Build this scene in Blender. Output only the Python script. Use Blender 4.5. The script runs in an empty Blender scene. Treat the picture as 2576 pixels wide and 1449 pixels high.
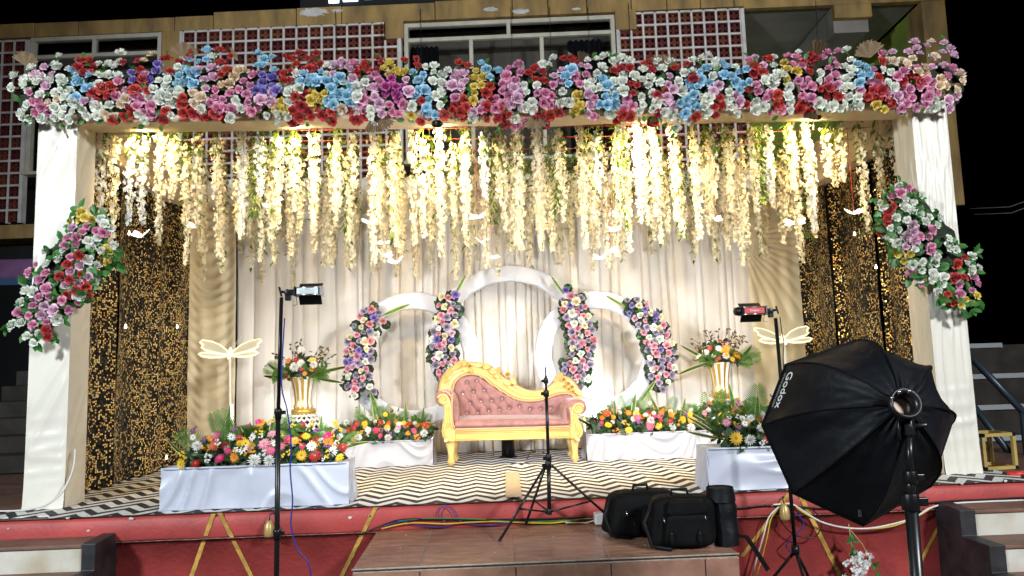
import bpy, math, random
from mathutils import Vector, Matrix, Quaternion, noise as mnoise
random.seed(7)
D = bpy.data
scene = bpy.context.scene
COL = scene.collection
PI = math.pi
# ---------------------------------------------------------------- camera
CAM = Vector((-.2563, 0, 1.0119)); YAW, PITCH, ROLL, FV = .0434, .1107, -.0308, 1868.1
_f = Vector((math.sin(YAW)*math.cos(PITCH), math.cos(YAW)*math.cos(PITCH), math.sin(PITCH)))
_r0 = Vector((math.cos(YAW), -math.sin(YAW), 0)); _u0 = _r0.cross(_f)
_r = _r0*math.cos(ROLL)+_u0*math.sin(ROLL); _u = _u0*math.cos(ROLL)-_r0*math.sin(ROLL)
cam = D.cameras.new('camera'); cam.sensor_width = 36; cam.lens = 36*FV/2576; cam.clip_start = .05; cam.clip_end = 500
camo = D.objects.new('camera', cam); COL.objects.link(camo)
m = Matrix((( _r.x, _u.x, -_f.x, CAM.x), (_r.y, _u.y, -_f.y, CAM.y), (_r.z, _u.z, -_f.z, CAM.z), (0, 0, 0, 1)))
camo.matrix_world = m; scene.camera = camo
# ---------------------------------------------------------------- night sky
w = D.worlds.new('World'); scene.world = w; w.use_nodes = True
nt = w.node_tree; bg = nt.nodes['Background']
sky = nt.nodes.new('ShaderNodeTexSky'); sky.sky_type = 'NISHITA'; sky.sun_disc = False
sky.sun_elevation = math.radians(-6); sky.sun_rotation = math.radians(200)
nt.links.new(sky.outputs[0], bg.inputs[0]); bg.inputs[1].default_value = .02
vs = scene.view_settings; vs.view_transform = 'Standard'; vs.look = 'None'; vs.gamma = 1; vs.use_curve_mapping = False
vs.exposure = 0.42
scene.cycles.max_bounces = 6; scene.cycles.transparent_max_bounces = 12
scene.cycles.sample_clamp_indirect = 4
try:
    scene.cycles.use_denoising = True
except Exception: pass

def spot(name, loc, target, watts, color, cone, blend=.4, size=.15):
    l = D.lights.new(name, 'SPOT'); l.energy = watts; l.color = color; l.spot_size = math.radians(cone); l.spot_blend = blend
    l.shadow_soft_size = size
    o = D.objects.new(name, l); COL.objects.link(o); o.location = loc
    o.rotation_euler = (Vector(target)-Vector(loc)).to_track_quat('-Z', 'Y').to_euler(); return o
# the venue's two floodlight masts in front of the stage, left and right of the camera
COOL = (.86, .95, 1.0)
spot('floodlight', (-6.6, -1.2, 4.2), (0.3, 8, 1.2), 2350, COOL, 105, .5, .5)
spot('floodlight', (5.6, -2.0, 4.8), (-0.3, 8, 1.6), 2550, (.93, .97, 1.0), 105, .5, .5)

# ---------------------------------------------------------------- helpers
def at(x, y, Y):                       # photograph pixel (2576 wide) + distance plane -> world point
    d = _f*FV + _r*(x-1288) + _u*(724.5-y)
    return CAM + d*(Y/d.y)
def atz(x, y, Z):
    d = _f*FV + _r*(x-1288) + _u*(724.5-y)
    return CAM + d*((Z-CAM.z)/d.z)
def ridges(a, z, ang, k, seed, st=.16):      # loose cloth folds running along direction ang
    c, s = math.cos(ang), math.sin(ang); p, q = -a*s+z*c, a*c+z*s
    return (1-min(1, 1.6*abs(nz(p*k, q*k*st, seed))))**2-.4
def lerp(a, b, t): return a+(b-a)*t
def nz(x, y=0., z=0.): return mnoise.noise(Vector((x, y, z)))

class MB:
    def __init__(s): s.v = []; s.f = []; s.m = []; s.sm = []; s.uv = {}
    def add(s, vs, fs, mi=0, smooth=True):
        b = len(s.v); s.v += [tuple(p) for p in vs]
        for f in fs: s.f.append(tuple(i+b for i in f)); s.m.append(mi); s.sm.append(smooth)
        return b
    def box(s, c, size, rot=None, mi=0, taper=1.0):
        hx, hy, hz = size[0]/2, size[1]/2, size[2]/2; c = Vector(c); vs = []
        for z in (-1, 1):
            k = 1 if z < 0 else taper
            for y in (-1, 1):
                for x in (-1, 1):
                    p = Vector((x*hx*k, y*hy*k, z*hz))
                    if rot is not None: p = rot @ p
                    vs.append(c+p)
        s.add(vs, [(0, 2, 3, 1), (4, 5, 7, 6), (0, 1, 5, 4), (2, 6, 7, 3), (0, 4, 6, 2), (1, 3, 7, 5)], mi, False)
    def grid(s, fn, nu, nv, mi=0, closeu=False, closev=False, smooth=True, mfn=None):
        mu, mv = (nu if closeu else nu+1), (nv if closev else nv+1)
        vs = [fn(i/nu, j/nv) for j in range(mv) for i in range(mu)]
        b = len(s.v); s.v += [tuple(p) for p in vs]
        for j in range(nv):
            for i in range(nu):
                i2, j2 = (i+1) % mu, (j+1) % mv
                s.f.append((b+j*mu+i, b+j*mu+i2, b+j2*mu+i2, b+j2*mu+i)); s.m.append(mfn(i, j) if mfn else mi); s.sm.append(smooth)
    def tube(s, path, rad, n=8, mi=0, cap=True, smooth=True):
        path = [Vector(p) for p in path]; k = len(path)
        if not hasattr(rad, '__len__'): rad = [rad]*k
        ref = None; rings = []
        for i, p in enumerate(path):
            t = (path[min(i+1, k-1)]-path[max(i-1, 0)])
            t = t.normalized() if t.length > 1e-9 else Vector((0, 0, 1))
            if ref is None:
                ref = t.orthogonal().normalized()
            ref = (ref - t*ref.dot(t)); ref = ref.normalized() if ref.length > 1e-6 else t.orthogonal().normalized()
            b2 = t.cross(ref)
            rings.append([p+(ref*math.cos(2*PI*a/n)+b2*math.sin(2*PI*a/n))*rad[i] for a in range(n)])
        vs = [q for r in rings for q in r]; fs = []
        for i in range(k-1):
            for a in range(n):
                a2 = (a+1) % n; fs.append((i*n+a, i*n+a2, (i+1)*n+a2, (i+1)*n+a))
        if cap:
            fs.append(tuple(range(n-1, -1, -1))); fs.append(tuple((k-1)*n+a for a in range(n)))
        s.add(vs, fs, mi, smooth)
    def lathe(s, prof, n=24, c=(0, 0, 0), mi=0, wob=None, axis=None):
        c = Vector(c); q = axis.to_track_quat('Z', 'Y') if axis is not None else None; vs = []
        for r, z in prof:
            for a in range(n):
                rr = r*(wob(a/n, z) if wob else 1); p = Vector((rr*math.cos(2*PI*a/n), rr*math.sin(2*PI*a/n), z))
                vs.append(c+(q @ p if q else p))
        fs = []
        for i in range(len(prof)-1):
            for a in range(n):
                a2 = (a+1) % n; fs.append((i*n+a, i*n+a2, (i+1)*n+a2, (i+1)*n+a))
        s.add(vs, fs, mi)
    def prism(s, poly, d0, d1, axis='y', mi=0, smooth=False):
        # poly: list of (a,b); extruded along axis y: (a, d, b)
        mk = {'y': lambda a, b, d: (a, d, b), 'x': lambda a, b, d: (d, a, b), 'z': lambda a, b, d: (a, b, d)}[axis]
        n = len(poly); vs = [mk(a, b, d0) for a, b in poly]+[mk(a, b, d1) for a, b in poly]
        fs = [tuple(range(n)), tuple(range(2*n-1, n-1, -1))]+[(i, i+n, (i+1) % n+n, (i+1) % n) for i in range(n)]
        s.add(vs, fs, mi, smooth)
    def ball(s, c, r, n=8, mi=0, sc=(1, 1, 1)):
        c = Vector(c); k = max(4, n//2+1)
        def fn(u, v):
            th = PI*v; ph = 2*PI*u
            return c+Vector((r*sc[0]*math.sin(th)*math.cos(ph), r*sc[1]*math.sin(th)*math.sin(ph), r*sc[2]*math.cos(th)))
        s.grid(fn, n, k, mi, closeu=True)
    def mesh(s, name, mats):
        me = D.meshes.new(name); me.from_pydata(s.v, [], s.f)
        for mt in (mats if isinstance(mats, (list, tuple)) else [mats]): me.materials.append(mt)
        me.polygons.foreach_set('material_index', s.m); me.polygons.foreach_set('use_smooth', s.sm)
        me.update(); return me
    def build(s, name, mats, parent=None, loc=None, bevel=0, uv=None):
        me = s.mesh(name, mats); o = D.objects.new(name, me); COL.objects.link(o)
        if parent: o.parent = parent
        if loc is not None: o.location = loc
        if uv:
            l = me.uv_layers.new(name='UVMap'); vv = me.vertices
            for lp in me.loops: l.data[lp.index].uv = uv(vv[lp.vertex_index].co)
        if bevel:
            b = o.modifiers.new('bevel', 'BEVEL'); b.width = bevel; b.segments = 2; b.limit_method = 'ANGLE'; b.angle_limit = .6
        return o
def rebase(mb, L):
    L = Vector(L); mb.v = [tuple(Vector(p)-L) for p in mb.v]; return mb
def empty(name, loc, label=None, cat=None, group=None, rz=0):
    o = D.objects.new(name, None); COL.objects.link(o); o.location = loc; o.rotation_euler.z = rz; o.empty_display_size = .1
    if label: tag(o, label, cat, group)
    return o
def tag(o, label=None, cat=None, group=None, kind=None):
    if label: o['label'] = label
    if cat: o['category'] = cat
    if group: o['group'] = group
    if kind: o['kind'] = kind
    return o
def inst(name, me, parent, loc, q=None, sc=1.0):
    o = D.objects.new(name, me); COL.objects.link(o); o.parent = parent
    o.location = loc
    if q is not None: o.rotation_mode = 'QUATERNION'; o.rotation_quaternion = q
    o.scale = (sc, sc, sc) if not hasattr(sc, '__len__') else sc
    return o
def face_q(n, spin=None):
    q = Vector(n).normalized().to_track_quat('Z', 'Y')
    return q @ Quaternion((0, 0, 1), random.uniform(0, 2*PI) if spin is None else spin)
def copy_tree(o, parent=None):
    c = o.copy(); COL.objects.link(c); c.parent = parent
    for ch in list(o.children): copy_tree(ch, c)
    return c

# ---------------------------------------------------------------- materials
MATS = {}
def mat(name, col, rough=.6, metal=0, var=0, nscale=6, bump=0, bscale=40, sheen=0, trans=0, emit=None, es=0, coat=0, objvar=0, spec=.5, col2=None, stretch=None, bdist=.01):
    if name in MATS: return MATS[name]
    mt = D.materials.new(name); mt.use_nodes = True; n = mt.node_tree.nodes; L = mt.node_tree.links
    b = n['Principled BSDF']; b.inputs['Base Color'].default_value = (*col, 1); b.inputs['Roughness'].default_value = rough
    b.inputs['Metallic'].default_value = metal; b.inputs['Specular IOR Level'].default_value = spec
    if coat: b.inputs['Coat Weight'].default_value = coat; b.inputs['Coat Roughness'].default_value = .15
    if sheen: b.inputs['Sheen Weight'].default_value = sheen; b.inputs['Sheen Roughness'].default_value = .4
    tc = n.new('ShaderNodeTexCoord'); vec = tc.outputs['Object']
    if stretch:
        mp = n.new('ShaderNodeMapping'); mp.inputs['Scale'].default_value = stretch; L.new(vec, mp.inputs[0]); vec = mp.outputs[0]
    colout = None
    if var or col2:
        tx = n.new('ShaderNodeTexNoise'); tx.inputs['Scale'].default_value = nscale; tx.inputs['Detail'].default_value = 6; L.new(vec, tx.inputs[0])
        rp = n.new('ShaderNodeValToRGB'); c2 = col2 or tuple(min(1, c*(1+var)) for c in col); c1 = col if col2 else tuple(c*(1-var) for c in col)
        rp.color_ramp.elements[0].position = .35; rp.color_ramp.elements[1].position = .65
        rp.color_ramp.elements[0].color = (*c1, 1); rp.color_ramp.elements[1].color = (*c2, 1)
        L.new(tx.outputs[0], rp.inputs[0]); colout = rp.outputs[0]
    if objvar:
        oi = n.new('ShaderNodeObjectInfo'); mr = n.new('ShaderNodeMapRange'); mr.inputs[3].default_value = 1-objvar; mr.inputs[4].default_value = 1+objvar
        L.new(oi.outputs['Random'], mr.inputs[0]); hs = n.new('ShaderNodeHueSaturation'); L.new(mr.outputs[0], hs.inputs['Value'])
        hm = n.new('ShaderNodeMapRange'); hm.inputs[3].default_value = .5-objvar*.06; hm.inputs[4].default_value = .5+objvar*.06
        L.new(oi.outputs['Random'], hm.inputs[0]); L.new(hm.outputs[0], hs.inputs['Hue'])
        if colout: L.new(colout, hs.inputs['Color'])
        else: hs.inputs['Color'].default_value = (*col, 1)
        colout = hs.outputs[0]
    if colout: L.new(colout, b.inputs['Base Color'])
    if bump:
        t2 = n.new('ShaderNodeTexNoise'); t2.inputs['Scale'].default_value = bscale; t2.inputs['Detail'].default_value = 5; L.new(vec, t2.inputs[0])
        bp = n.new('ShaderNodeBump'); bp.inputs['Strength'].default_value = bump; bp.inputs['Distance'].default_value = bdist
        L.new(t2.outputs[0], bp.inputs['Height']); L.new(bp.outputs[0], b.inputs['Normal'])
    if trans:
        tr = n.new('ShaderNodeBsdfTranslucent'); mx = n.new('ShaderNodeMixShader'); mx.inputs[0].default_value = trans
        if colout: L.new(colout, tr.inputs[0])
        else: tr.inputs[0].default_value = (*col, 1)
        L.new(b.outputs[0], mx.inputs[1]); L.new(tr.outputs[0], mx.inputs[2]); L.new(mx.outputs[0], n['Material Output'].inputs[0])
    if emit: b.inputs['Emission Color'].default_value = (*emit, 1); b.inputs['Emission Strength'].default_value = es
    MATS[name] = mt; return mt
def mnodes(mt): return mt.node_tree.nodes, mt.node_tree.links

M = dict(
 red_paint=mat('red_paint', (.42, .06, .055), .55, var=.18, nscale=3, bump=.35, bscale=35),
 gold_paint=mat('gold_paint', (.50, .30, .06), .5, var=.25, nscale=18, bump=.3, bscale=50),
 brown_floor=mat('brown_floor', (.16, .085, .06), .6, var=.3, nscale=4, bump=.2),
 tile=mat('tile', (.31, .165, .115), .22, var=.22, nscale=5, bump=.5, bscale=22, stretch=(1, 3, 1), objvar=.12),
 grout=mat('grout', (.42, .36, .3), .8, var=.2, nscale=30),
 white_riser=mat('white_riser', (.62, .6, .54), .7, col2=(.45, .38, .28), nscale=3.5, bump=.25, bscale=12),
 black_side=mat('black_side', (.022, .02, .024), .55, var=.5, nscale=8, bump=.4, bscale=9),
 satin=mat('satin', (.76, .72, .63), .36, sheen=.2, var=.03, nscale=2, bump=.06, bscale=5),
 satin_cool=mat('satin_cool', (.54, .56, .66), .36, sheen=.2, var=.03, nscale=2, bump=.04, bscale=8),
 cream=mat('cream', (.72, .56, .38), .45, sheen=.2, var=.05, nscale=2, bump=.08, bscale=6),
 curtain=mat('curtain', (.75, .69, .62), .55, sheen=.15, var=.05, nscale=1.3, stretch=(5, 5, .5)),
 swag=mat('swag', (.66, .55, .36), .45, sheen=.2, var=.05, nscale=2),
 box_cloth=mat('box_cloth', (.45, .44, .47), .42, sheen=.15, var=.04, nscale=3, bump=.05, bscale=7),
 ring_cloth=mat('ring_cloth', (.58, .58, .63), .5, sheen=.15, var=.03, nscale=3, bump=.08, bscale=7),
 gold=mat('gold', (.74, .50, .17), .36, metal=.12, var=.06, nscale=8, coat=.3),
 velvet=mat('velvet', (.30, .145, .14), .7, sheen=.4, var=.16, nscale=14, bump=.25, bscale=60),
 crystal=mat('crystal', (.9, .9, .92), .08, metal=.6),
 black_plastic=mat('black_plastic', (.006, .006, .007), .35, spec=.35),
 black_metal=mat('black_metal', (.008, .008, .009), .32, spec=.4),
 black_cloth=mat('black_cloth', (.0035, .0035, .0038), .75, var=.3, nscale=7, bump=.4, bscale=25, spec=.15),
 black_nylon=mat('black_nylon', (.0045, .0055, .008), .55, var=.3, nscale=6, bump=.6, bscale=16, spec=.2),
 steel=mat('steel', (.55, .56, .58), .25, metal=.9),
 white_plastic=mat('white_plastic', (.75, .77, .78), .4),
 yellow_wall=mat('yellow_wall', (.46, .29, .10), .8, col2=(.22, .145, .06), nscale=2.2, bump=.3, bscale=20, stretch=(1.6, 1.6, .5)),
 white_paint=mat('white_paint', (.62, .60, .58), .65, var=.15, nscale=5, bump=.2),
 terracotta=mat('terracotta', (.13, .024, .014), .8, objvar=.35, var=.3, nscale=9),
 frame_paint=mat('frame_paint', (.56, .53, .44), .55, var=.1, nscale=5),
 dark_cloth=mat('dark_cloth', (.008, .012, .02), .8, var=.3),
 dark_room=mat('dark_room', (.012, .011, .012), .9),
 grey_wall=mat('grey_wall', (.30, .28, .25), .8, var=.2, nscale=1.2),
 green_wall=mat('green_wall', (.30, .40, .07), .8, var=.2, nscale=1.2),
 purple_board=mat('purple_board', (.16, .06, .17), .6, var=.2),
 blue_sheet=mat('blue_sheet', (.02, .06, .16), .5),
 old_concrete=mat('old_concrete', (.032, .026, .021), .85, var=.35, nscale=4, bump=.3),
 core=mat('core', (.018, .028, .014), .9, var=.5, nscale=9),
 leaf=mat('leaf', (.045, .17, .03), .45, objvar=.2, var=.35, nscale=9, trans=.2),
 leaf_dark=mat('leaf_dark', (.022, .06, .018), .5, var=.4, nscale=9, trans=.15),
 leaf_lime=mat('leaf_lime', (.15, .26, .03), .5, var=.3, nscale=7, trans=.35),
 leaf_edge=mat('leaf_edge', (.55, .52, .18), .5, trans=.25),
 frond=mat('frond', (.09, .20, .03), .5, var=.4, nscale=5, trans=.3),
 dried=mat('dried', (.22, .15, .085), .8, var=.25, nscale=20),
 blossom=mat('blossom', (.88, .79, .58), .6, trans=.3, objvar=.08),
 blossom_cool=mat('blossom_cool', (.82, .82, .80), .6, trans=.3, objvar=.05),
 stem=mat('stem', (.24, .26, .07), .6),
 red_wire=mat('red_wire', (.45, .06, .03), .5),
 wire_black=mat('wire_black', (.01, .01, .012), .4), wire_blue=mat('wire_blue', (.02, .03, .25), .4), wire_yellow=mat('wire_yellow', (.6, .42, .03), .45),
 wire_white=mat('wire_white', (.7, .68, .62), .45), wire_green=mat('wire_green', (.05, .18, .05), .45), tape=mat('tape', (.45, .36, .26), .6),
 vase_white=mat('vase_white', (.78, .76, .70), .3, coat=.3), vase_gold=mat('vase_gold', (.62, .38, .08), .3, metal=.5, var=.1),
 led=mat('led', (.9, .9, .85), .4, emit=(1, .96, .84), es=1.3), led_soft=mat('led_soft', (.8, .78, .66), .4, emit=(1, .96, .82), es=.06, trans=.45),
 bulb=mat('bulb', (1, .9, .7), .4, emit=(1, .8, .45), es=22), bulb_white=mat('bulb_white', (1, 1, 1), .4, emit=(.95, 1, .95), es=6),
 sign_led=mat('sign_led', (.8, .9, 1), .4, emit=(.62, .84, 1), es=2.5), sign_dim=mat('sign_dim', (.3, .5, .7), .4, emit=(.25, .55, .85), es=.35),
 ground=mat('ground', (.07, .06, .05), .9, var=.3, nscale=2, bump=.3),
 red_label=mat('red_label', (.62, .05, .05), .4), label_white=mat('label_white', (.66, .74, .74), .4), text_white=mat('text_white', (.8, .8, .8), .5), text_grey=mat('text_grey', (.3, .33, .34), .5),
 tan_disc=mat('tan_disc', (.7, .5, .38), .6), red_plastic=mat('red_plastic', (.6, .03, .02), .4), stool_yellow=mat('stool_yellow', (.46, .33, .1), .5, var=.1),
)
ROSE = dict(W=(.80, .82, .76), P=(.78, .27, .46), L=(.82, .50, .66), R=(.58, .03, .025), B=(.36, .66, .84), Y=(.83, .62, .06), V=(.24, .16, .60),
            M=(.58, .03, .34), C=(.84, .62, .40), Q=(.82, .70, .58), U=(.38, .31, .46), K=(.80, .28, .30), H=(.80, .33, .42), I=(.82, .78, .58))
ROSENAME = dict(W='white_rose', P='pink_rose', L='light_pink_rose', R='red_rose', B='blue_rose', Y='yellow_rose', V='violet_rose', M='magenta_rose', C='peach_rose', Q='blush_rose', U='mauve_rose', H='soft_pink_rose', K='coral_rose', I='ivory_rose')
def rose_mat(k, c):
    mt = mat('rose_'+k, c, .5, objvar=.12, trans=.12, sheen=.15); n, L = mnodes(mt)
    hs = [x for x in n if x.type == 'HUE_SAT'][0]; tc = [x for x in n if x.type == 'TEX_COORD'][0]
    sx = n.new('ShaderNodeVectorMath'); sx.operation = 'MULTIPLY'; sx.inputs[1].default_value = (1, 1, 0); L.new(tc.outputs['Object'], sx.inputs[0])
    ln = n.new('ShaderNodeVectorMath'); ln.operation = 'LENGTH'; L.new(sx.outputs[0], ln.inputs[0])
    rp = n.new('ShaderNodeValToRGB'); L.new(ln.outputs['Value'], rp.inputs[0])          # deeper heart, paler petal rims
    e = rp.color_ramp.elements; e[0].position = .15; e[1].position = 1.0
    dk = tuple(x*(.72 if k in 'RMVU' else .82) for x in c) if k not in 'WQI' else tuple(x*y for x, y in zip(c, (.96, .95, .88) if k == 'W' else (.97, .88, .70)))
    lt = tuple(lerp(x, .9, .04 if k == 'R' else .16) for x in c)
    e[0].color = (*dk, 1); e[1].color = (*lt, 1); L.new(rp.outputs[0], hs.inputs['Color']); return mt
RM = {k: rose_mat(k, c) for k, c in ROSE.items()}
# ---------------------------------------------------------------- special materials
def make_pane():
    mt = D.materials.new('window_glass'); mt.use_nodes = True; n, L = mnodes(mt); n.remove(n['Principled BSDF'])
    t = n.new('ShaderNodeBsdfTransparent'); t.inputs[0].default_value = (.8, .8, .8, 1); g = n.new('ShaderNodeBsdfGlossy'); g.inputs['Roughness'].default_value = .05
    g.inputs[0].default_value = (.5, .5, .5, 1)
    mx = n.new('ShaderNodeMixShader'); mx.inputs[0].default_value = .08; L.new(t.outputs[0], mx.inputs[1]); L.new(g.outputs[0], mx.inputs[2]); L.new(mx.outputs[0], n['Material Output'].inputs[0])
    return mt
M['glass'] = make_pane()
def make_sequin():
    mt = D.materials.new('sequin_cloth'); mt.use_nodes = True; n, L = mnodes(mt); b = n['Principled BSDF']
    uv = n.new('ShaderNodeTexCoord'); mp = n.new('ShaderNodeMapping'); mp.inputs['Scale'].default_value = (52, 48, 1); L.new(uv.outputs['UV'], mp.inputs[0])
    vo = n.new('ShaderNodeTexVoronoi'); vo.voronoi_dimensions = '2D'; vo.inputs['Scale'].default_value = 1; vo.inputs['Randomness'].default_value = .45; L.new(mp.outputs[0], vo.inputs[0])
    sp = n.new('ShaderNodeSeparateColor'); L.new(vo.outputs['Color'], sp.inputs[0])
    nb = n.new('ShaderNodeTexNoise'); nb.inputs['Scale'].default_value = 2.6; nb.inputs['Detail'].default_value = 4; L.new(uv.outputs['UV'], nb.inputs[0])
    nr = n.new('ShaderNodeMapRange'); nr.inputs[1].default_value = .3; nr.inputs[2].default_value = .7; nr.inputs[3].default_value = .88; nr.inputs[4].default_value = .38; L.new(nb.outputs[0], nr.inputs[0])
    gt = n.new('ShaderNodeMath'); gt.operation = 'GREATER_THAN'; L.new(sp.outputs[0], gt.inputs[0]); L.new(nr.outputs[0], gt.inputs[1])
    dk = n.new('ShaderNodeMath'); dk.operation = 'LESS_THAN'; dk.inputs[1].default_value = .43; L.new(vo.outputs['Distance'], dk.inputs[0])
    mm = n.new('ShaderNodeMath'); mm.operation = 'MULTIPLY'; L.new(gt.outputs[0], mm.inputs[0]); L.new(dk.outputs[0], mm.inputs[1])
    cm = n.new('ShaderNodeMix'); cm.data_type = 'RGBA'; cm.inputs[6].default_value = (.005, .004, .003, 1)
    gm = n.new('ShaderNodeMix'); gm.data_type = 'RGBA'; gm.inputs[6].default_value = (.9, .54, .13, 1); gm.inputs[7].default_value = (1, .82, .42, 1); L.new(sp.outputs[1], gm.inputs[0])
    L.new(mm.outputs[0], cm.inputs[0]); L.new(gm.outputs[2], cm.inputs[7]); L.new(cm.outputs[2], b.inputs['Base Color'])
    g2 = n.new('ShaderNodeMath'); g2.operation = 'GREATER_THAN'; g2.inputs[1].default_value = .45; L.new(sp.outputs[2], g2.inputs[0]); mt2 = n.new('ShaderNodeMath'); mt2.operation = 'MULTIPLY'; L.new(mm.outputs[0], mt2.inputs[0]); L.new(g2.outputs[0], mt2.inputs[1]); L.new(mt2.outputs[0], b.inputs['Metallic'])
    b.inputs['Roughness'].default_value = .34; b.inputs['Specular IOR Level'].default_value = .2
    ge = n.new('ShaderNodeNewGeometry'); sb = n.new('ShaderNodeVectorMath'); sb.operation = 'SUBTRACT'; sb.inputs[1].default_value = (.5, .5, .5); L.new(vo.outputs['Color'], sb.inputs[0])
    sc = n.new('ShaderNodeVectorMath'); sc.operation = 'SCALE'; sc.inputs['Scale'].default_value = .9; L.new(sb.outputs[0], sc.inputs[0])
    ad = n.new('ShaderNodeVectorMath'); L.new(sc.outputs[0], ad.inputs[0]); L.new(ge.outputs['Normal'], ad.inputs[1])
    no = n.new('ShaderNodeVectorMath'); no.operation = 'NORMALIZE'; L.new(ad.outputs[0], no.inputs[0]); L.new(no.outputs[0], b.inputs['Normal'])
    return mt
M['sequin'] = make_sequin()
def make_chevron():
    mt = D.materials.new('chevron_carpet'); mt.use_nodes = True; n, L = mnodes(mt); b = n['Principled BSDF']
    tc = n.new('ShaderNodeTexCoord'); sx = n.new('ShaderNodeSeparateXYZ')
    wn = n.new('ShaderNodeTexNoise'); wn.inputs['Scale'].default_value = 1.3; wn.inputs['Detail'].default_value = 3; L.new(tc.outputs['Object'], wn.inputs[0])
    ws = n.new('ShaderNodeVectorMath'); ws.operation = 'SCALE'; ws.inputs['Scale'].default_value = .05; L.new(wn.outputs['Color'], ws.inputs[0])
    wa = n.new('ShaderNodeVectorMath'); L.new(tc.outputs['Object'], wa.inputs[0]); L.new(ws.outputs[0], wa.inputs[1]); L.new(wa.outputs[0], sx.inputs[0])
    pp = n.new('ShaderNodeMath'); pp.operation = 'PINGPONG'; pp.inputs[1].default_value = .155; L.new(sx.outputs[0], pp.inputs[0])
    ml = n.new('ShaderNodeMath'); ml.operation = 'MULTIPLY'; ml.inputs[1].default_value = 1.25; L.new(pp.outputs[0], ml.inputs[0])
    ad = n.new('ShaderNodeMath'); L.new(ml.outputs[0], ad.inputs[0]); L.new(sx.outputs[1], ad.inputs[1])
    md = n.new('ShaderNodeMath'); md.operation = 'PINGPONG'; md.inputs[1].default_value = .108; L.new(ad.outputs[0], md.inputs[0])
    mr = n.new('ShaderNodeMapRange'); mr.inputs[1].default_value = .050; mr.inputs[2].default_value = .055; L.new(md.outputs[0], mr.inputs[0])
    dn = n.new('ShaderNodeTexNoise'); dn.inputs['Scale'].default_value = 5; dn.inputs['Detail'].default_value = 6; L.new(tc.outputs['Object'], dn.inputs[0])
    wh = n.new('ShaderNodeMix'); wh.data_type = 'RGBA'; wh.inputs[6].default_value = (.60, .58, .56, 1); wh.inputs[7].default_value = (.78, .77, .76, 1); L.new(dn.outputs[0], wh.inputs[0])
    cm = n.new('ShaderNodeMix'); cm.data_type = 'RGBA'; cm.inputs[6].default_value = (.018, .016, .02, 1); L.new(wh.outputs[2], cm.inputs[7]); L.new(mr.outputs[0], cm.inputs[0])
    L.new(cm.outputs[2], b.inputs['Base Color']); b.inputs['Roughness'].default_value = .7
    bp = n.new('ShaderNodeBump'); bp.inputs['Strength'].default_value = .3; bp.inputs['Distance'].default_value = .01; t2 = n.new('ShaderNodeTexNoise'); t2.inputs['Scale'].default_value = 9; L.new(tc.outputs['Object'], t2.inputs[0])
    L.new(t2.outputs[0], bp.inputs['Height']); L.new(bp.outputs[0], b.inputs['Normal'])
    return mt
M['chevron'] = make_chevron()
def make_rope():
    mt = D.materials.new('rope_trim'); mt.use_nodes = True; n, L = mnodes(mt); b = n['Principled BSDF']
    tc = n.new('ShaderNodeTexCoord'); wv = n.new('ShaderNodeTexWave'); wv.wave_type = 'BANDS'; wv.bands_direction = 'DIAGONAL'; wv.inputs['Scale'].default_value = 22; L.new(tc.outputs['Object'], wv.inputs[0])
    rp = n.new('ShaderNodeValToRGB'); rp.color_ramp.elements[0].position = .4; rp.color_ramp.elements[1].position = .55
    rp.color_ramp.elements[0].color = (.34, .12, .11, 1); rp.color_ramp.elements[1].color = (.8, .58, .26, 1); L.new(wv.outputs[0], rp.inputs[0]); L.new(rp.outputs[0], b.inputs['Base Color'])
    return mt
M['rope'] = make_rope()

# ---------------------------------------------------------------- ground and stage
mb = MB(); mb.add([(-60, -30, -.8), (60, -30, -.8), (60, 60, -.8), (-60, 60, -.8)], [(0, 1, 2, 3)], 0, False)
tag(mb.build('ground', M['ground']), kind='structure')
SE = 5.95   # stage front edge
mb = MB()
mb.grid(lambda u, v: (lerp(-8, 8, u), lerp(SE-.02, 12.4, v), 0), 8, 8, smooth=False)
tag(mb.build('stage_floor', M['brown_floor']), kind='structure')
wall = MB()   # red front: rounded upper band standing proud of the lower wall
prof = [(SE+.3, -.004), (SE+.02, -.006), (SE-.01, -.012), (SE-.028, -.035), (SE-.03, -.1), (SE-.028, -.172), (SE-.02, -.188), (SE+.035, -.19), (SE+.036, -.8)]
def wf(u, v):
    i = v*(len(prof)-1); k = min(int(i), len(prof)-2); y, z = [lerp(prof[k][c], prof[k+1][c], i-k) for c in (0, 1)]
    x = lerp(-8, 8, u); return (x, y+nz(x*2.3, z*3)*.006, z+(nz(x*3.1, 7)*.006 if .01 < -z < .7 else 0))
wall.grid(wf, 200, len(prof)-1)
wo = tag(wall.build('stage_wall', M['red_paint']), kind='structure')
mb = MB(); mb.grid(lambda u, v: (lerp(-8, 8, u), SE-.033+.004*v, -.186+nz(lerp(-8, 8, u)*5)*.003-.006*v), 160, 1)
mb.build('ledge_edge', mat('ledge_chalk', (.5, .3, .28), .8, var=.4, nscale=20), wo)
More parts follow.
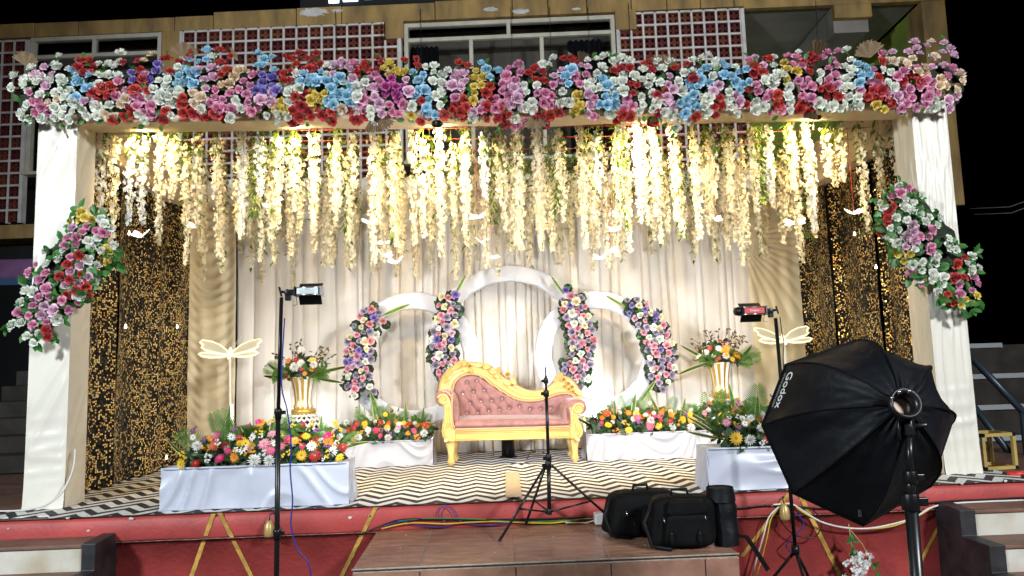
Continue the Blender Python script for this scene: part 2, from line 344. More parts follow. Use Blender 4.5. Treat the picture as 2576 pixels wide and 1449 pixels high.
# gold painted strokes on the red wall (two-point strokes measured on the photograph)
for (a, b, wd) in [((537, 1292), (481, 1452), 10), ((553, 1290), (640, 1465), 10), ((945, 1276), (858, 1452), 10), ((1985, 1240), (1866, 1400), 11), ((2010, 1240), (2115, 1452), 11), ((2360, 1325), (2296, 1452), 9), ((2040, 1236), (2012, 1260), 9)]:
    s = MB(); pts = []
    for i in range(21):
        t = i/20; px, py = lerp(a[0], b[0], t), lerp(a[1], b[1], t)
        p = at(px, py, SE-.033)
        if p.z < -.186: p = at(px, py, SE+.033)
        jl = 1+.25*nz(i*.9, a[0]); h = wd*.0017*jl
        pts += [(p.x-h, p.y-.003, p.z), (p.x+h, p.y-.003, p.z)]
    fs = [(2*i, 2*i+1, 2*i+3, 2*i+2) for i in range(20)]
    fs = [f for f in fs if abs(pts[f[0]][1]-pts[f[2]][1]) < .02]
    s.add(pts, fs, 0, False); s.build('painted_stroke', M['gold_paint'], wo)
# plaster chips on the edge
for (x, y, r) in [(880, 1302, 7), (930, 1298, 4), (330, 1304, 6), (20, 1330, 3), (222, 1335, 4), (2530, 1209, 6), (2420, 1217, 4), (170, 1304, 4)]:
    c = at(x, y, SE-.036) if x > 500 else at(x if x != 880 else 470, y, SE-.036); s = MB()
    n = 8; s.add([(c.x+r*.0016*2*math.cos(k*PI/4)*random.uniform(.6, 1.4), c.y, c.z+r*.0016*math.sin(k*PI/4)*random.uniform(.6, 1.4)) for k in range(n)], [tuple(range(n))], 0, False)
    s.build('plaster_chip', M['white_paint'], wo)
# carpet
cp = MB()
def cf(u, v):
    y = lerp(5.945, 9.46, v); xl = -3.98-.14*(1-v)**3; xr = 4.25
    x = lerp(xl, xr, u)
    if v == 0: y += .02*nz(x*2.2, 3)+(.06 if x < -3.6 else 0)
    z = .007+.006*max(0, nz(x*1.1, y*1.4, 5)) + .05*math.exp(-((x-.12)**2+(y-8.05)**2)/.01)*abs(math.sin(y*30))
    if v < .02: z -= .004
    return (x, y, max(z, .004))
cp.grid(cf, 200, 60)
tag(cp.build('chevron_carpet', M['chevron']), 'black and white zigzag carpet covering the stage floor', 'carpet')
mb = MB(); pl = atz(1272, 1188, .02); pr_ = atz(1310, 1250, .02)
mb.grid(lambda u, v: (lerp(pl.x, pr_.x-.12, v)+u*.13, lerp(pl.y, pr_.y, v), .02+.002*nz(u*3, v*9)), 2, 14)
tag(mb.build('floor_tape', M['tape']), 'short strip of tan tape stuck on the zigzag carpet before the sofa', 'tape')

# centre landing: brown tiles
PZ = -.185
lf, rf = atz(890, 1425, PZ), atz(1862, 1394, PZ); PYF = (lf.y+rf.y)/2-.02; PXL, PXR = lf.x+.0, rf.x
ld = empty('tiled_landing', (.14, 5.4, -.8), 'brown tiled landing block in front of the red stage wall', 'steps')
b0 = MB(); b0.box(((PXL+PXR)/2, (PYF+SE+.02)/2+.004, (PZ-.003-.8)/2), (PXR-PXL-.012, SE+.02-PYF-.012, PZ-.003+.8)); rebase(b0, ld.location).build('mortar_bed', M['grout'], ld)
xs = [PXL, PXL+.42, PXL+1.02, PXL+1.62, PXL+2.22, PXR]; ys = [PYF, PYF+.30, PYF+.60, SE+.02]
tm = MB()
for i in range(5):
    for j in range(3):
        s = MB(); s.box(((xs[i]+xs[i+1])/2, (ys[j]+ys[j+1])/2, PZ-.006), (xs[i+1]-xs[i]-.005, ys[j+1]-ys[j]-.005, .012)); rebase(s, ld.location).build('floor_tile', M['tile'], ld, bevel=.002)
    s = MB(); s.box(((xs[i]+xs[i+1])/2+.0, PYF-.002, PZ-.02-.14), (xs[i+1]-xs[i]-.007, .012, .27)); rebase(s, ld.location).build('riser_tile', M['tile'], ld, bevel=.002)
    s = MB(); s.box(((xs[i]+xs[i+1])/2+.0, PYF-.002, PZ-.3-.13), (xs[i+1]-xs[i]-.007, .012, .25)); rebase(s, ld.location).build('riser_tile', M['tile'], ld, bevel=.002)
s = MB(); s.tube([(PXL, PYF-.006, PZ-.002), (PXR, PYF-.006, PZ-.002)], .006, 6); rebase(s, ld.location).build('nosing', M['grout'], ld)

# side steps: white risers, brown treads, black cheek
def steps(name, label, xa, xb, cheek, ztop):
    t = empty(name, ((xa+xb)/2, 5.6, -.8), label, 'steps'); L = t.location
    for k in range(4):
        z1 = ztop-.19*k; y0 = SE-.30*(k+1)
        if z1 < -.75: break
        s = MB(); s.box(((xa+xb)/2, (y0+SE)/2-.008, z1-.012), (xb-xa, SE-y0+.02, .024)); rebase(s, L).build('tread', M['brown_floor'], t, bevel=.004)
        s = MB()
        def rfn(u, v, y0=y0, z1=z1): return (lerp(xa, xb, u), y0+.004*nz(u*9, v*3, k), lerp(max(z1-.19, -.8), z1-.024, v))
        s.grid(rfn, 20, 4); rebase(s, L).build('riser', M['white_riser'], t)
    # stepped black cheek
    cx0, cx1 = cheek; poly = [(SE, ztop+.02)]
    for k in range(4):
        z1 = ztop-.19*k; y0 = SE-.30*(k+1)-.02; poly += [(y0, z1+.004), (y0, z1-.186)]
    poly += [(SE-1.22, -.8), (SE, -.8)]
    s = MB(); s.prism(poly, cx0, cx1, 'x'); rebase(s, L).build('cheek_wall', M['black_side'], t, bevel=.006)
    return t
c1 = at(290, 1350, SE-.03); steps('side_steps', 'worn white steps with black side wall at the left of the stage', c1.x-2.6, c1.x-.10, (c1.x-.10, c1.x+.0), c1.z+.01)
c2 = at(2355, 1262, SE-.03); steps('side_steps', 'white painted steps with stepped black side wall at the right of the stage', c2.x+.12, c2.x+2.4, (c2.x+.0, c2.x+.12), c2.z-.02)

# ---------------------------------------------------------------- building behind
BA = -math.atan(.07); BO = Vector((0, 12.76, 0))
bn = Vector((math.sin(-BA), math.cos(-BA), 0)) if False else Vector((.07, 1, 0)).normalized(); bt = Vector((1, -.07, 0)).normalized()
def fac(x, y, off=0):                    # pixel -> facade coordinates (s, z) on the plane set back by off
    d = _f*FV + _r*(x-1288) + _u*(724.5-y); t = ((BO+bn*off)-CAM).dot(bn)/d.dot(bn); p = CAM+d*t
    return (p-BO).dot(bt), p.z
def btop(name, label, cat, group=None): return empty(name, BO, label, cat, group, rz=BA)
hall = btop('hall_building', 'old ochre hall building with upper windows rising behind the stage', 'building')
ZP = 7.62
def bbox(nm, m_, x0, x1, y0, y1, z0, z1, par=hall, bevel=.01):
    s = MB(); s.box(((x0+x1)/2, (y0+y1)/2, (z0+z1)/2), (x1-x0, y1-y0, z1-z0)); return s.build(nm, m_, par, bevel=bevel)
sl0, sl1 = fac(450, 300)[0], fac(1010, 300)[0]; w2a, w2b = fac(1018, 200)[0], fac(1553, 200)[0]; s3a, s3b = w2b+.02, fac(1882, 200)[0]
w1a, w1b = fac(72, 200)[0], fac(404, 200)[0]; wtop = fac(1280, 48)[1]; stop = fac(700, 70)[1]; sbot = 4.15; w2sill = fac(1050, 405)[1]; w1sill = fac(70, 433)[1]
ctop = fac(2200, 5)[1]
# parapet in slabs (cracked joints between them)
edges = [-11]+[fac(x, 60)[0] for x in (88, 198, 440, 537, 746, 860, 1095, 1290, 1380, 1478, 1590, 1680, 1765, 1850)]+[fac(1885, 60)[0]]
for a, b in zip(edges, edges[1:]):
    zt = ZP+(.0 if b < fac(740, 30)[0] else .06)+random.uniform(-.015, .015)
    bbox('parapet_slab', M['yellow_wall'], a+.006, b-.006, -.02, .28, stop+.02, zt, bevel=.012)
bbox('wall_backing', M['dark_room'], -11, s3b, .95, 1.0, 0, ZP-.1)
for (a, b) in [(w1b+.02, sl0), ]: bbox('pilaster', M['yellow_wall'], a, b, -.03, .3, 3.9, stop+.02)
a = fac(970, 80)[0]; bbox('corbel', M['yellow_wall'], a, w2a, -.04, .3, fac(990, 99)[1], stop+.02)
a = fac(1600, 50)[0]; bbox('corbel', M['yellow_wall'], w2b+.01, a, -.04, .3, fac(1580, 76)[1], stop+.04)
bbox('floor_band', M['yellow_wall'], -11, s3b, -.05, .5, fac(20, 602)[1], fac(20, 567)[1])
bbox('ground_wall', M['dark_room'], -11, s3b, .5, .6, 0, fac(20, 602)[1])
bbox('window_apron', M['white_paint'], w2a, w2b, .0, .2, sbot-.2, w2sill-.9)
# plaster patches
for (x, y, r) in [(790, 32, .2), (1235, 25, .10), (1310, 30, .12), (1450, 24, .06), (850, 28, .08)]:
    sx_, z_ = fac(x, y); s = MB(); n = 40; r *= .8
    s.add([(sx_+r*1.6*math.cos(2*PI*k/n)*(1+.9*nz(k*.9, x)), -.024, z_+r*.5*math.sin(2*PI*k/n)*(1+.9*nz(k*1.1, x))) for k in range(n)], [tuple(range(n))], 0, False); s.build('plaster_patch', M['white_paint'], hall)
# windows
def window(x0, x1, z0, z1, ztr, mull_low, mull_top, curtains):
    wn_ = empty('window', (0, 0, 0)); wn_.parent = hall
    def bb(nm, m_, a, b, c, d, ya=.0, yb=.12): s = MB(); s.box(((a+b)/2, (ya+yb)/2, (c+d)/2), (b-a, yb-ya, d-c)); return s.build(nm, m_, wn_, bevel=.006)
    fw = .075
    bb('frame', M['frame_paint'], x0, x1, z1-fw, z1); bb('frame', M['frame_paint'], x0, x0+fw, z0, z1-fw); bb('frame', M['frame_paint'], x1-fw, x1, z0, z1-fw)
    bb('sill', M['frame_paint'], x0-.03, x1+.03, z0-.06, z0, -.06, .12); bb('transom_bar', M['frame_paint'], x0+fw, x1-fw, ztr-.035, ztr+.035, -.01, .11)
    for x in mull_low: bb('mullion', M['frame_paint'], x-.035, x+.035, z0, ztr-.035, .0, .1)
    for x in mull_top: bb('mullion', M['frame_paint'], x-.035, x+.035, ztr+.035, z1-fw, .0, .1)
    xsl = [x0+fw]+list(mull_low)+[x1-fw]; xst = [x0+fw]+list(mull_top)+[x1-fw]
    for i in range(len(xsl)-1): bb('pane', M['glass'], xsl[i]+.036, xsl[i+1]-.036, z0+.002, ztr-.037, .05, .056)
    for i in range(len(xst)-1): bb('pane', M['glass'], xst[i]+.036, xst[i+1]-.036, ztr+.037, z1-fw-.002, .05, .056)
    for (a, b) in curtains:
        s = MB(); s.grid(lambda u, v: (lerp(a, b, u), .3+.04*math.sin(u*38+v), lerp(z0-.2, ztr, v)), 40, 4); s.build('curtain', M['dark_cloth'], wn_)
    bb('room_wall', M['grey_wall'], x0-.3, x1+.3, z0-.5, ztr+.1, .88, .94); bb('room_wall', M['grey_wall'], x0-.3, x1+.3, ztr+.1, z1+.2, .82, .88)
    return wn_
zt2 = fac(1280, 91)[1]
window(w2a, w2b, w2sill, wtop, zt2, [fac(1187, 200)[0], fac(1366, 200)[0]], [fac(1279, 70)[0]], [(fac(1025, 130)[0], fac(1098, 130)[0]), (fac(1430, 130)[0], fac(1518, 130)[0])])
window(w1a, w1b, w1sill, fac(240, 88)[1], fac(240, 138)[1], [fac(192, 200)[0]], [fac(236, 115)[0]], [])
# lattice screens of terracotta blocks in white mortar
PIT = .226
bm_ = MB(); w_ = PIT-.037; t_ = .018
bm_.box((0, .06, w_/2-t_/2), (w_, .12, t_)); bm_.box((0, .06, -w_/2+t_/2), (w_, .12, t_)); bm_.box((w_/2-t_/2, .06, 0), (t_, .12, w_-2*t_)); bm_.box((-w_/2+t_/2, .06, 0), (t_, .12, w_-2*t_))
bm_.box((0, .045, 0), (w_-2*t_, .05, .05)); bm_.box((0, .0445, w_/4), (.05, .05, w_/2-.05)); bm_.box((0, .0445, -w_/4), (.05, .05, w_/2-.05))
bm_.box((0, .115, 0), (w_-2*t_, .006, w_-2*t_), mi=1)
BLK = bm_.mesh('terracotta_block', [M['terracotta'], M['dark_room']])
def screen(label, x0, x1, z0, z1, notch=None):
    c = Vector(((x0+x1)/2, 0, z0)); t = empty('lattice_screen', BO+bt*c.x+Vector((0, 0, z0)), label, 'screen', rz=BA)
    nc = max(1, round((x1-x0)/PIT)); px = (x1-x0)/nc; nr = int((z1-z0)/PIT)
    g = MB()
    for i in range(nc+1):
        x = x0+i*px-c.x; hz = z1-z0
        if notch and notch(x+c.x): hz = min(hz, notch(x+c.x)-z0)
        g.box((x, .035, hz/2), (.036, .09, hz))
    for j in range(nr+1):
        z = z1-z0-j*PIT
        if z < 0.02: break
        for i in range(nc):
            xc = x0+(i+.5)*px; 
            if notch and notch(xc) and z+z0 > notch(xc)+.05: continue
            g.box((xc-c.x, .034+.001*((i+j) % 2), z), (px-.036, .086, .035))
    for nm_, a_, b_ in (('edge', x0-.05, x0), ('edge', x1, x1+.06)): g.box(((a_+b_)/2-c.x, .03, (z1-z0)/2), (b_-a_, .13, z1-z0))
    g.build('mortar_grid', M['white_paint'], t)
    for j in range(nr):
        for i in range(nc):
            xc = x0+(i+.5)*px; zc = z1-PIT*(j+.5)
            if zc < z0+.1 or (notch and notch(xc) and zc > notch(xc)): continue
            inst('terracotta_block', BLK, t, (xc-c.x, .0, zc-z0), sc=(px/PIT, 1, 1))
    return t
nA = fac(970, 80)[0]; nAz = fac(990, 101)[1]; nB = fac(1600, 50)[0]; nBz = fac(1580, 78)[1]
screen('wide red and white lattice screen left of the double window', sl0+.05, sl1-.04, sbot, stop, lambda x: nAz if x > nA-.02 else None)
screen('red and white lattice screen right of the double window', s3a+.05, s3b-.06, sbot, fac(1740, 28)[1], lambda x: nBz if x < nB-.02 else None)
screen('narrow lattice screen at the far left edge of the building', fac(-60, 300)[0], w1a-.07, fac(20, 562)[1], fac(30, 103)[1])
# open loggia at the right: ceiling, cross beam, green wall, end pier
ra, rb = s3b+.02, fac(2335, 200)[0]; rc = fac(2395, 200)[0]
bbox('loggia_ceiling', M['grey_wall'], ra, rb, .1, 4.2, ctop, ctop+.15); bbox('loggia_back_wall', M['green_wall'], ra, rb+.1, 4.2, 4.35, 0, ctop+.1)
bbox('loggia_fascia', M['yellow_wall'], ra-.02, rc+.02, -.03, .1, ctop-.03, ZP+.3)
ba_, bb_ = fac(2100, 60)[0], fac(2195, 60)[0]; bbox('cross_beam', M['grey_wall'], ba_+.02, bb_-.02, .1, 4.2, ctop-.5, ctop); bbox('beam_end', M['yellow_wall'], ba_, bb_, -.028, .1, fac(2150, 45)[1], ctop-.03)
bbox('end_pier', M['yellow_wall'], rb, rc, -.02, .5, fac(2420, 516)[1], ctop-.03); bbox('loggia_side_wall', M['green_wall'], rb+.05, rc-.05, .5, 4.2, 3.8, ctop); bbox('side_return', M['grey_wall'], s3b, s3b+.02, .1, 4.2, 3.8, ctop)
bbox('pier_base', M['dark_room'], rb-.2, rc-.1, .1, .5, 0, fac(2420, 516)[1])
for (x, ya, yb) in [(1058, 25, 300), (1285, 20, 150), (1382, 20, 150), (1478, 20, 150), (1580, 10, 150), (2050, 5, 130), (845, 30, 140), (960, 60, 150)]:
    (a, z0_), (b_, z1_) = fac(x, ya), fac(x+3, yb); s = MB(); s.tube([(a, -.035, z0_), (lerp(a, b_, .5)+.01, -.05, (z0_+z1_)/2), (b_, -.04, z1_)], .006, 4); s.build('facade_wire', M['dark_room'], hall)
# roof sign: dark board with the feet of lit letters
sg = empty('roof_sign', BO+bt*fac(970, 5)[0]+Vector((0, 0, ZP+.05)), 'dark roof signboard with white-blue lit letters cut off by the frame', 'sign', rz=BA)
s0, s1 = fac(752, 10)[0]-fac(970, 5)[0], fac(1195, 8)[0]-fac(970, 5)[0]
s = MB(); s.box(((s0+s1)/2, .1, .45), (s1-s0, .06, .9)); s.build('board', M['dark_room'], sg)
zL = fac(850, 4)[1]-(ZP+.05)
for k, (xa, xb, mm_) in enumerate([(825, 851, 'sign_led'), (861, 899, 'sign_led'), (915, 935, 'sign_dim'), (946, 985, 'sign_dim'), (1005, 1050, 'sign_dim'), (1110, 1145, 'sign_dim')]):
    a, b = fac(xa, 3)[0]-fac(970, 5)[0], fac(xb, 3)[0]-fac(970, 5)[0]; s = MB()
    zb = zL+.012*k*1.4
    s.box(((a+b)/2, .05, zb+.04), (b-a, .03, .08)); s.box((a+.035, .05, zb+.3), (.07, .03, .44)); s.box((b-.035, .05, zb+.3), (.07, .03, .44)); s.box(((a+b)/2, .05, zb+.55), (b-a, .03, .08)); s.build('lit_letter', M[mm_], sg, bevel=.01)
# far left: purple board, blue sheet, concrete side stair in the dark
p0, p1 = at(-60, 655, 11.5), at(120, 700, 11.5); s = MB(); s.box((0, 0, 0), (p1.x-p0.x, .1, p0.z-p1.z))
tag(s.build('wall_board', M['purple_board'], loc=(p0+p1)/2, bevel=.02), 'dim purple board on the dark wall behind the left pillar', 'board')
p0, p1 = at(-60, 702, 11.4), at(90, 716, 11.4); s = MB(); s.box((0, 0, 0), (p1.x-p0.x, .06, p0.z-p1.z)); 
tag(s.build('blue_panel', M['blue_sheet'], loc=(p0+p1)/2), 'thin dark blue strip under the purple board', 'panel')
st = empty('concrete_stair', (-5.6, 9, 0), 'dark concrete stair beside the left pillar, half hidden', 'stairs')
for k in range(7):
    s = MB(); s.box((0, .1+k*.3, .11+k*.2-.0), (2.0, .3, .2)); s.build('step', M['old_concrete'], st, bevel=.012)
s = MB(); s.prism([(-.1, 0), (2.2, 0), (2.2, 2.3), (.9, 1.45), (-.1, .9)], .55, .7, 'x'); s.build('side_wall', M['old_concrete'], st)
# right: tiered seating with pale nosing strips and steel rails
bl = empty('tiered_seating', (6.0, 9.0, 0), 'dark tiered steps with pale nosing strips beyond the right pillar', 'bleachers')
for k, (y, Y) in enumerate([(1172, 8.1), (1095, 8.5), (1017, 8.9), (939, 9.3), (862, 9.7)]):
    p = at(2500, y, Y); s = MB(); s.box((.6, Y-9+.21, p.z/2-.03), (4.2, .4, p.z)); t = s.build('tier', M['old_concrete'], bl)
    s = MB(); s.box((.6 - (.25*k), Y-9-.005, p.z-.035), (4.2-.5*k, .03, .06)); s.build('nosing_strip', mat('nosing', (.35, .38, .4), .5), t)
for (a, b, Ya, Yb) in [((2430, 885), (2620, 1085), 7.6, 7.4), ((2440, 1010), (2640, 1270), 7.8, 7.6)]:
    p, q = at(*a, Ya), at(*b, Yb); s = MB(); s.tube([p, q], .035, 10)
    s.tube([lerp(p, q, .75), lerp(p, q, .75)+Vector((0, .0, -1.2))], .03, 8) if a[1] < 900 else None
    rebase(s, p); tag(s.build('hand_rail', mat('rail_steel', (.05, .07, .09), .4, metal=.5), loc=p), 'upper slanting steel hand rail at the right edge of the photo' if a[1] < 900 else 'lower slanting steel strut behind the yellow stools', 'railing')
# ---------------------------------------------------------------- draped truss
XL, XR, YF, YB, HB = -4.03, 4.03, 6.38, 9.5, 3.28
def folds(a, z, anchors):
    d = 0
    for (ax, az, k, amp, L, ph) in anchors:
        dx, dz = a-ax, z-az; r = math.hypot(dx, dz)+.02; th = math.atan2(dz, dx)
        d += amp*math.exp(-r/L)*min(1, r/.08)*(abs(math.sin(th*k+ph))-.5)
    return d
def pillar(label, x0, x1, mirror, seed):
    t = empty('draped_pillar', ((x0+x1)/2, YF+.16, 0), label, 'pillar'); rnd = random.Random(seed)
    W = x1-x0; dep = .31; Lc = t.location
    def anchors(): return []
    def pleat(u, z):
        if mirror: d = .022*ridges(u*W, z, 1.45+.12*u, 9, seed)*min(1, .35+z*.3)
        else: d = .018*ridges(u*W, z, 1.15, 4.5, seed)
        q = max(0, 1-abs(z-.45)/.4); return d*(1-.6*q)+.016*ridges(u*W, z, .08, 7, seed+2, .1)*q
    for nm, m_, P in (('front_cloth', M['satin'], lambda u: (lerp(x0, x1, u), YF)),
                      ('side_cloth', mat('satin_side', (.74, .66, .52), .42, sheen=.3, bump=.2, bscale=9), lambda u: ((x1 if not mirror else x0), YF+u*dep)),
                      ('outer_cloth', M['satin'], lambda u: ((x0 if not mirror else x1), YF+u*dep)), ('back_cloth', M['satin'], lambda u: (lerp(x0, x1, u), YF+dep))):
        an = anchors(); s = MB(); k = rnd.uniform(0, 99); ww = W if 'front' in nm or 'back' in nm else dep
        def fn(u, v):
            z = lerp(.01, HB+.25, v); px, py = P(u); d = folds(u*ww, z, an)+.006*nz(u*3+k, z*.7, k)+3.6*pleat(u, z)
            e = min(1, min(u, 1-u)*9); d *= e*.42
            # slight belly and hem flare
            fl = .02*math.exp(-z*7)
            if nm == 'front_cloth': return (px, py-d-fl, z+.012*(1-v)**9*nz(u*6, k))
            if nm == 'back_cloth': return (px, py+d, z)
            sgn = (1 if px > Lc.x else -1); return (px+sgn*(d), py, z)
        s.grid(fn, 26 if ww > .3 else 22, 150); rebase(s, Lc).build(nm, m_, t)
    return t
PL1, PR0 = XL+.33, XR-.33
pillar('left draped pillar of cream satin with flowers across it', XL, PL1, False, 3)
pillar('right draped pillar of cream satin with flowers across it', PR0, XR, True, 9)
# beams: cloth-wrapped
def beam(label, p, q, w, h, m_, sag=0, seed=0, gather=0, n=140):
    p, q = Vector(p), Vector(q); d = (q-p); Ln = d.length; t = d.normalized(); side = t.cross(Vector((0, 0, 1))).normalized()
    s = MB(); sec = [(-w/2, -h/2), (w/2, -h/2), (w/2, h/2), (-w/2, h/2)]
    K = 24
    def fn(u, v):
        a = v*4; k = int(a) % 4; f = a-int(a); A, B = sec[k], sec[(k+1) % 4]; sx, sz = lerp(A[0], B[0], f), lerp(A[1], B[1], f)
        c = p+d*u; g = gather*abs(math.sin(u*Ln*9+seed+nz(u*9, seed)*3+sz*4))+.012*nz(u*Ln*4, v*6, seed)
        sx *= 1+g*2; sz = sz*(1+g) - sag*math.sin(u*PI)*(1 if k == 0 else .3)-.015*nz(u*Ln*1.5, seed, 2)
        return c+side*sx+Vector((0, 0, sz))
    s.grid(fn, n, K, closev=True); c0 = (p+q)/2; rebase(s, c0)
    return tag(s.build('draped_beam', m_, loc=c0), label, 'beam')
beam('long front beam wrapped in cream cloth under the rose garland', (XL+.05, YF+.14, HB+.13), (XR-.05, YF+.14, HB+.13), .3, .3, M['cream'], .0, 1)
beam('left side beam wrapped in peach cream cloth running to the back', (XL+.16, YF+.36, HB+.1), (XL+.16, YB-.1, HB+.1), .3, .42, M['cream'], .06, 4)
beam('right side beam wrapped in peach cream cloth running to the back', (XR-.16, YF+.36, HB+.1), (XR-.16, YB-.1, HB+.1), .3, .42, M['cream'], .06, 7)
beam('back beam with gathered cream cloth above the curtain', (XL+.3, YB+.16, HB+.02), (XR-.3, YB+.16, HB+.02), .26, .5, M['satin'], .0, 11, gather=.1, n=500)
# back curtain with pleats
def pleats(xa, xb, seed, lo=.06, hi=.3):
    r = random.Random(seed); xs_ = [xa]
    while xs_[-1] < xb: xs_.append(xs_[-1]+r.choice((r.uniform(lo, hi), r.uniform(lo, hi*.5))))
    return xs_, [r.uniform(.02, .045) for _ in xs_]
def curtain(name, label, xa, xb, y, z0, z1, m_, seed, nx, nzv=30, amp=1.):
    xs_, dp = pleats(xa, xb+.5, seed); s = MB()
    import bisect
    def fn(u, v):
        x = lerp(xa, xb, u); z = lerp(z0, z1, v); xw = x+.02*nz(x*1.2, z*.8, seed)
        i = max(0, min(len(xs_)-2, bisect.bisect(xs_, xw)-1)); f = (xw-xs_[i])/(xs_[i+1]-xs_[i]); f = min(1, max(0, f))
        d = dp[i]*(math.sin(PI*f)**.38)*1.0 + .008*nz(xw*13, z*.25, seed)-.022*math.exp(-(min(f, 1-f)*(xs_[i+1]-xs_[i])/.007)**2)
        d += .05*nz(x*.5, z*.4, seed+4)
        return (x, y-d*amp, z)
    s.grid(fn, nx, nzv); L = Vector(((xa+xb)/2, y, z0)); rebase(s, L)
    return tag(s.build(name, m_, loc=L), label, 'curtain')
curtain('pleated_curtain', 'wide pleated cream backdrop curtain behind the sofa and rings', -3.35, 3.3, 9.55, .01, 3.02, M['curtain'], 5, 1500, 20)
# swagged side drapes at the back corners
def swag(label, xa, xb, y, z1, seed, left):
    s = MB()
    def fn(u, v):
        x = lerp(xa, xb, u); z = lerp(.01, z1, v); uu = u if left else 1-u
        # scallops hanging between the two edges; on the right, gathers fan down from the top outer edge
        if left: ph = (z+.17*(1-(2*u-1)**2))*44+nz(z*2, u*2, seed)*3.2; d = .012*math.sin(ph)*(1-abs(2*u-1)**3)*(.35+.65*min(1, max(0, z-.3)))
        else:
            th = math.atan2(2.6-z, (x-xa)+.1); d = .014*abs(math.sin(th*22+nz(z, u, seed)*2))*min(1, max(0, (z-.4)))
        d += .02*nz(u*5, z*1.3, seed)+.012*math.sin(u*19+seed)*(1 if u > .7 and left else .4)
        return (x, y-d, z)
    s.grid(fn, 40, 220); L = Vector(((xa+xb)/2, y, 0)); rebase(s, L); return tag(s.build('swagged_drape', M['swag'], loc=L), label, 'drape')
swag('narrow gold cream drape with scalloped swags in the left back corner', -3.9, -3.32, 9.42, 3.2, 2, True)
swag('gold cream drape with fanned gathers in the right back corner', 3.22, 3.9, 9.42, 3.2, 6, False)
# sequin side curtains, three widths each
def sequin(label, x, sgn, seed):
    t = empty('sequin_curtain', (x, 8, 0), label, 'curtain'); ys = [6.78, 7.55, 8.52, 9.46]
    for k in range(3):
        s = MB(); y0, y1 = ys[k]+.009, ys[k+1]-.009
        def fn(u, v):
            y = lerp(y0, y1, u); z = lerp(.02+.03*abs(nz(u*6, seed, k)), 3.22, v)
            return (sgn*(.03*math.sin(u*PI*2+k+seed)+.02*nz(u*4, z*.9, seed+k)+.03*(2*u-1)**6), y-8, z)
        s.grid(fn, 30, 50); s.build('panel', M['sequin'], t, uv=lambda c: (c.y+8+k*.37, c.z))
    s = MB(); s.box((-sgn*.06, -.0+.12, 1.6), (.01, 2.66, 3.2)); s.build('lining', M['dark_cloth'], t)
    return t
sequin('left side curtain of gold and black sequins', -3.93, 1, 1)
sequin('right side curtain of gold and black sequins', 3.93, -1, 5)

# ---------------------------------------------------------------- flower meshes
def petal(mb, a0, hw, R, zb, zt, curl, nu=4, nv=3, mi=0, jit=0, r0=.12):
    def fn(u, v):
        q = 2*u-1; ang = a0+q*hw*(.55+.45*math.sin(PI*min(1, v*.75+.25))); rad = lerp(r0, R, v**.75)+curl*v**4+jit*q*v
        z = lerp(zb, zt, v**1.1)-abs(q)**3*.22*v-curl*.8*v**5
        return (rad*math.cos(ang), rad*math.sin(ang), z)
    mb.grid(fn, nu, nv, mi)
def rose_mesh(name, m_, seed, open_=1.):
    r = random.Random(seed); b = MB(); N = 15; a = r.random()*6
    for k in range(N):
        t = k/(N-1); a += 2.4+r.uniform(-.15, .15); R = lerp(.16, .98*open_, t**.85)
        zt = lerp(.62, .12, t**1.5)+r.uniform(-.04, .04); curl = lerp(-.03, .22, t)
        petal(b, a, lerp(1.35, .82, t**.6), R*(1-.12*t), -.45, zt, curl, jit=r.uniform(-.08, .08)*t, r0=.06+.1*t)
    return b.mesh(name, m_)
ROSES = {k: [rose_mesh(ROSENAME[k], RM[k], 11*i+ord(k), (1, 1.08, .9)[i]) for i in range(3)] for k in ROSE}
def leafshape(mb, base, d, up, L, W, mi=0, fold=.25, droop=.2, n=4, edge=None):
    d = Vector(d).normalized(); up = Vector(up); sd = d.cross(up); sd = sd.normalized() if sd.length > 1e-5 else d.orthogonal().normalized(); up = sd.cross(d)
    b = len(mb.v); cols = [-1, 0, 1] if edge is None else [-1, -.62, 0, .62, 1]; nc = len(cols)
    for i in range(n+1):
        t = i/n; w = W*math.sin(PI*min(1, t*.9+.06))**.8*(1 if i < n else .03); c = Vector(base)+d*(L*t)-up*(droop*L*t*t)
        for q in cols: mb.v.append(tuple(c+sd*(w*q)+up*(fold*w*abs(q))))
    for i in range(n):
        for q in range(nc-1):
            mb.f.append((b+i*nc+q, b+i*nc+q+1, b+(i+1)*nc+q+1, b+(i+1)*nc+q)); mb.m.append(edge if edge is not None and q in (0, nc-2) else mi); mb.sm.append(True)
def fan_mesh(m_, seed, spread=2.0):
    b = MB(); n = 26
    def fn(u, v):
        a = (u-.5)*spread; r = .02+v*(1+.08*math.sin(u*60+seed)); return (r*math.sin(a), r*math.cos(a), .06*v*(1 if int(round(u*n)) % 2 else -1)+.15*v*v)
    b.grid(fn, n, 3, smooth=False); return b.mesh('palm_fan', m_)
FAN = [fan_mesh(M['dried'], i, s) for i, s in enumerate((2.4, 1.5, .6))]
def pampas_mesh(m_):
    b = MB(); r = random.Random(4)
    for k in range(90):
        t = r.random(); a = r.uniform(0, 6.28); leafshape(b, (0, t*.8, 0), (math.cos(a)*.5, .9, math.sin(a)*.5), (0, 0, 1), .28*(1-t*.4), .012, n=2)
    return b.mesh('dried_plume', m_)
PAMPAS = pampas_mesh(M['dried'])

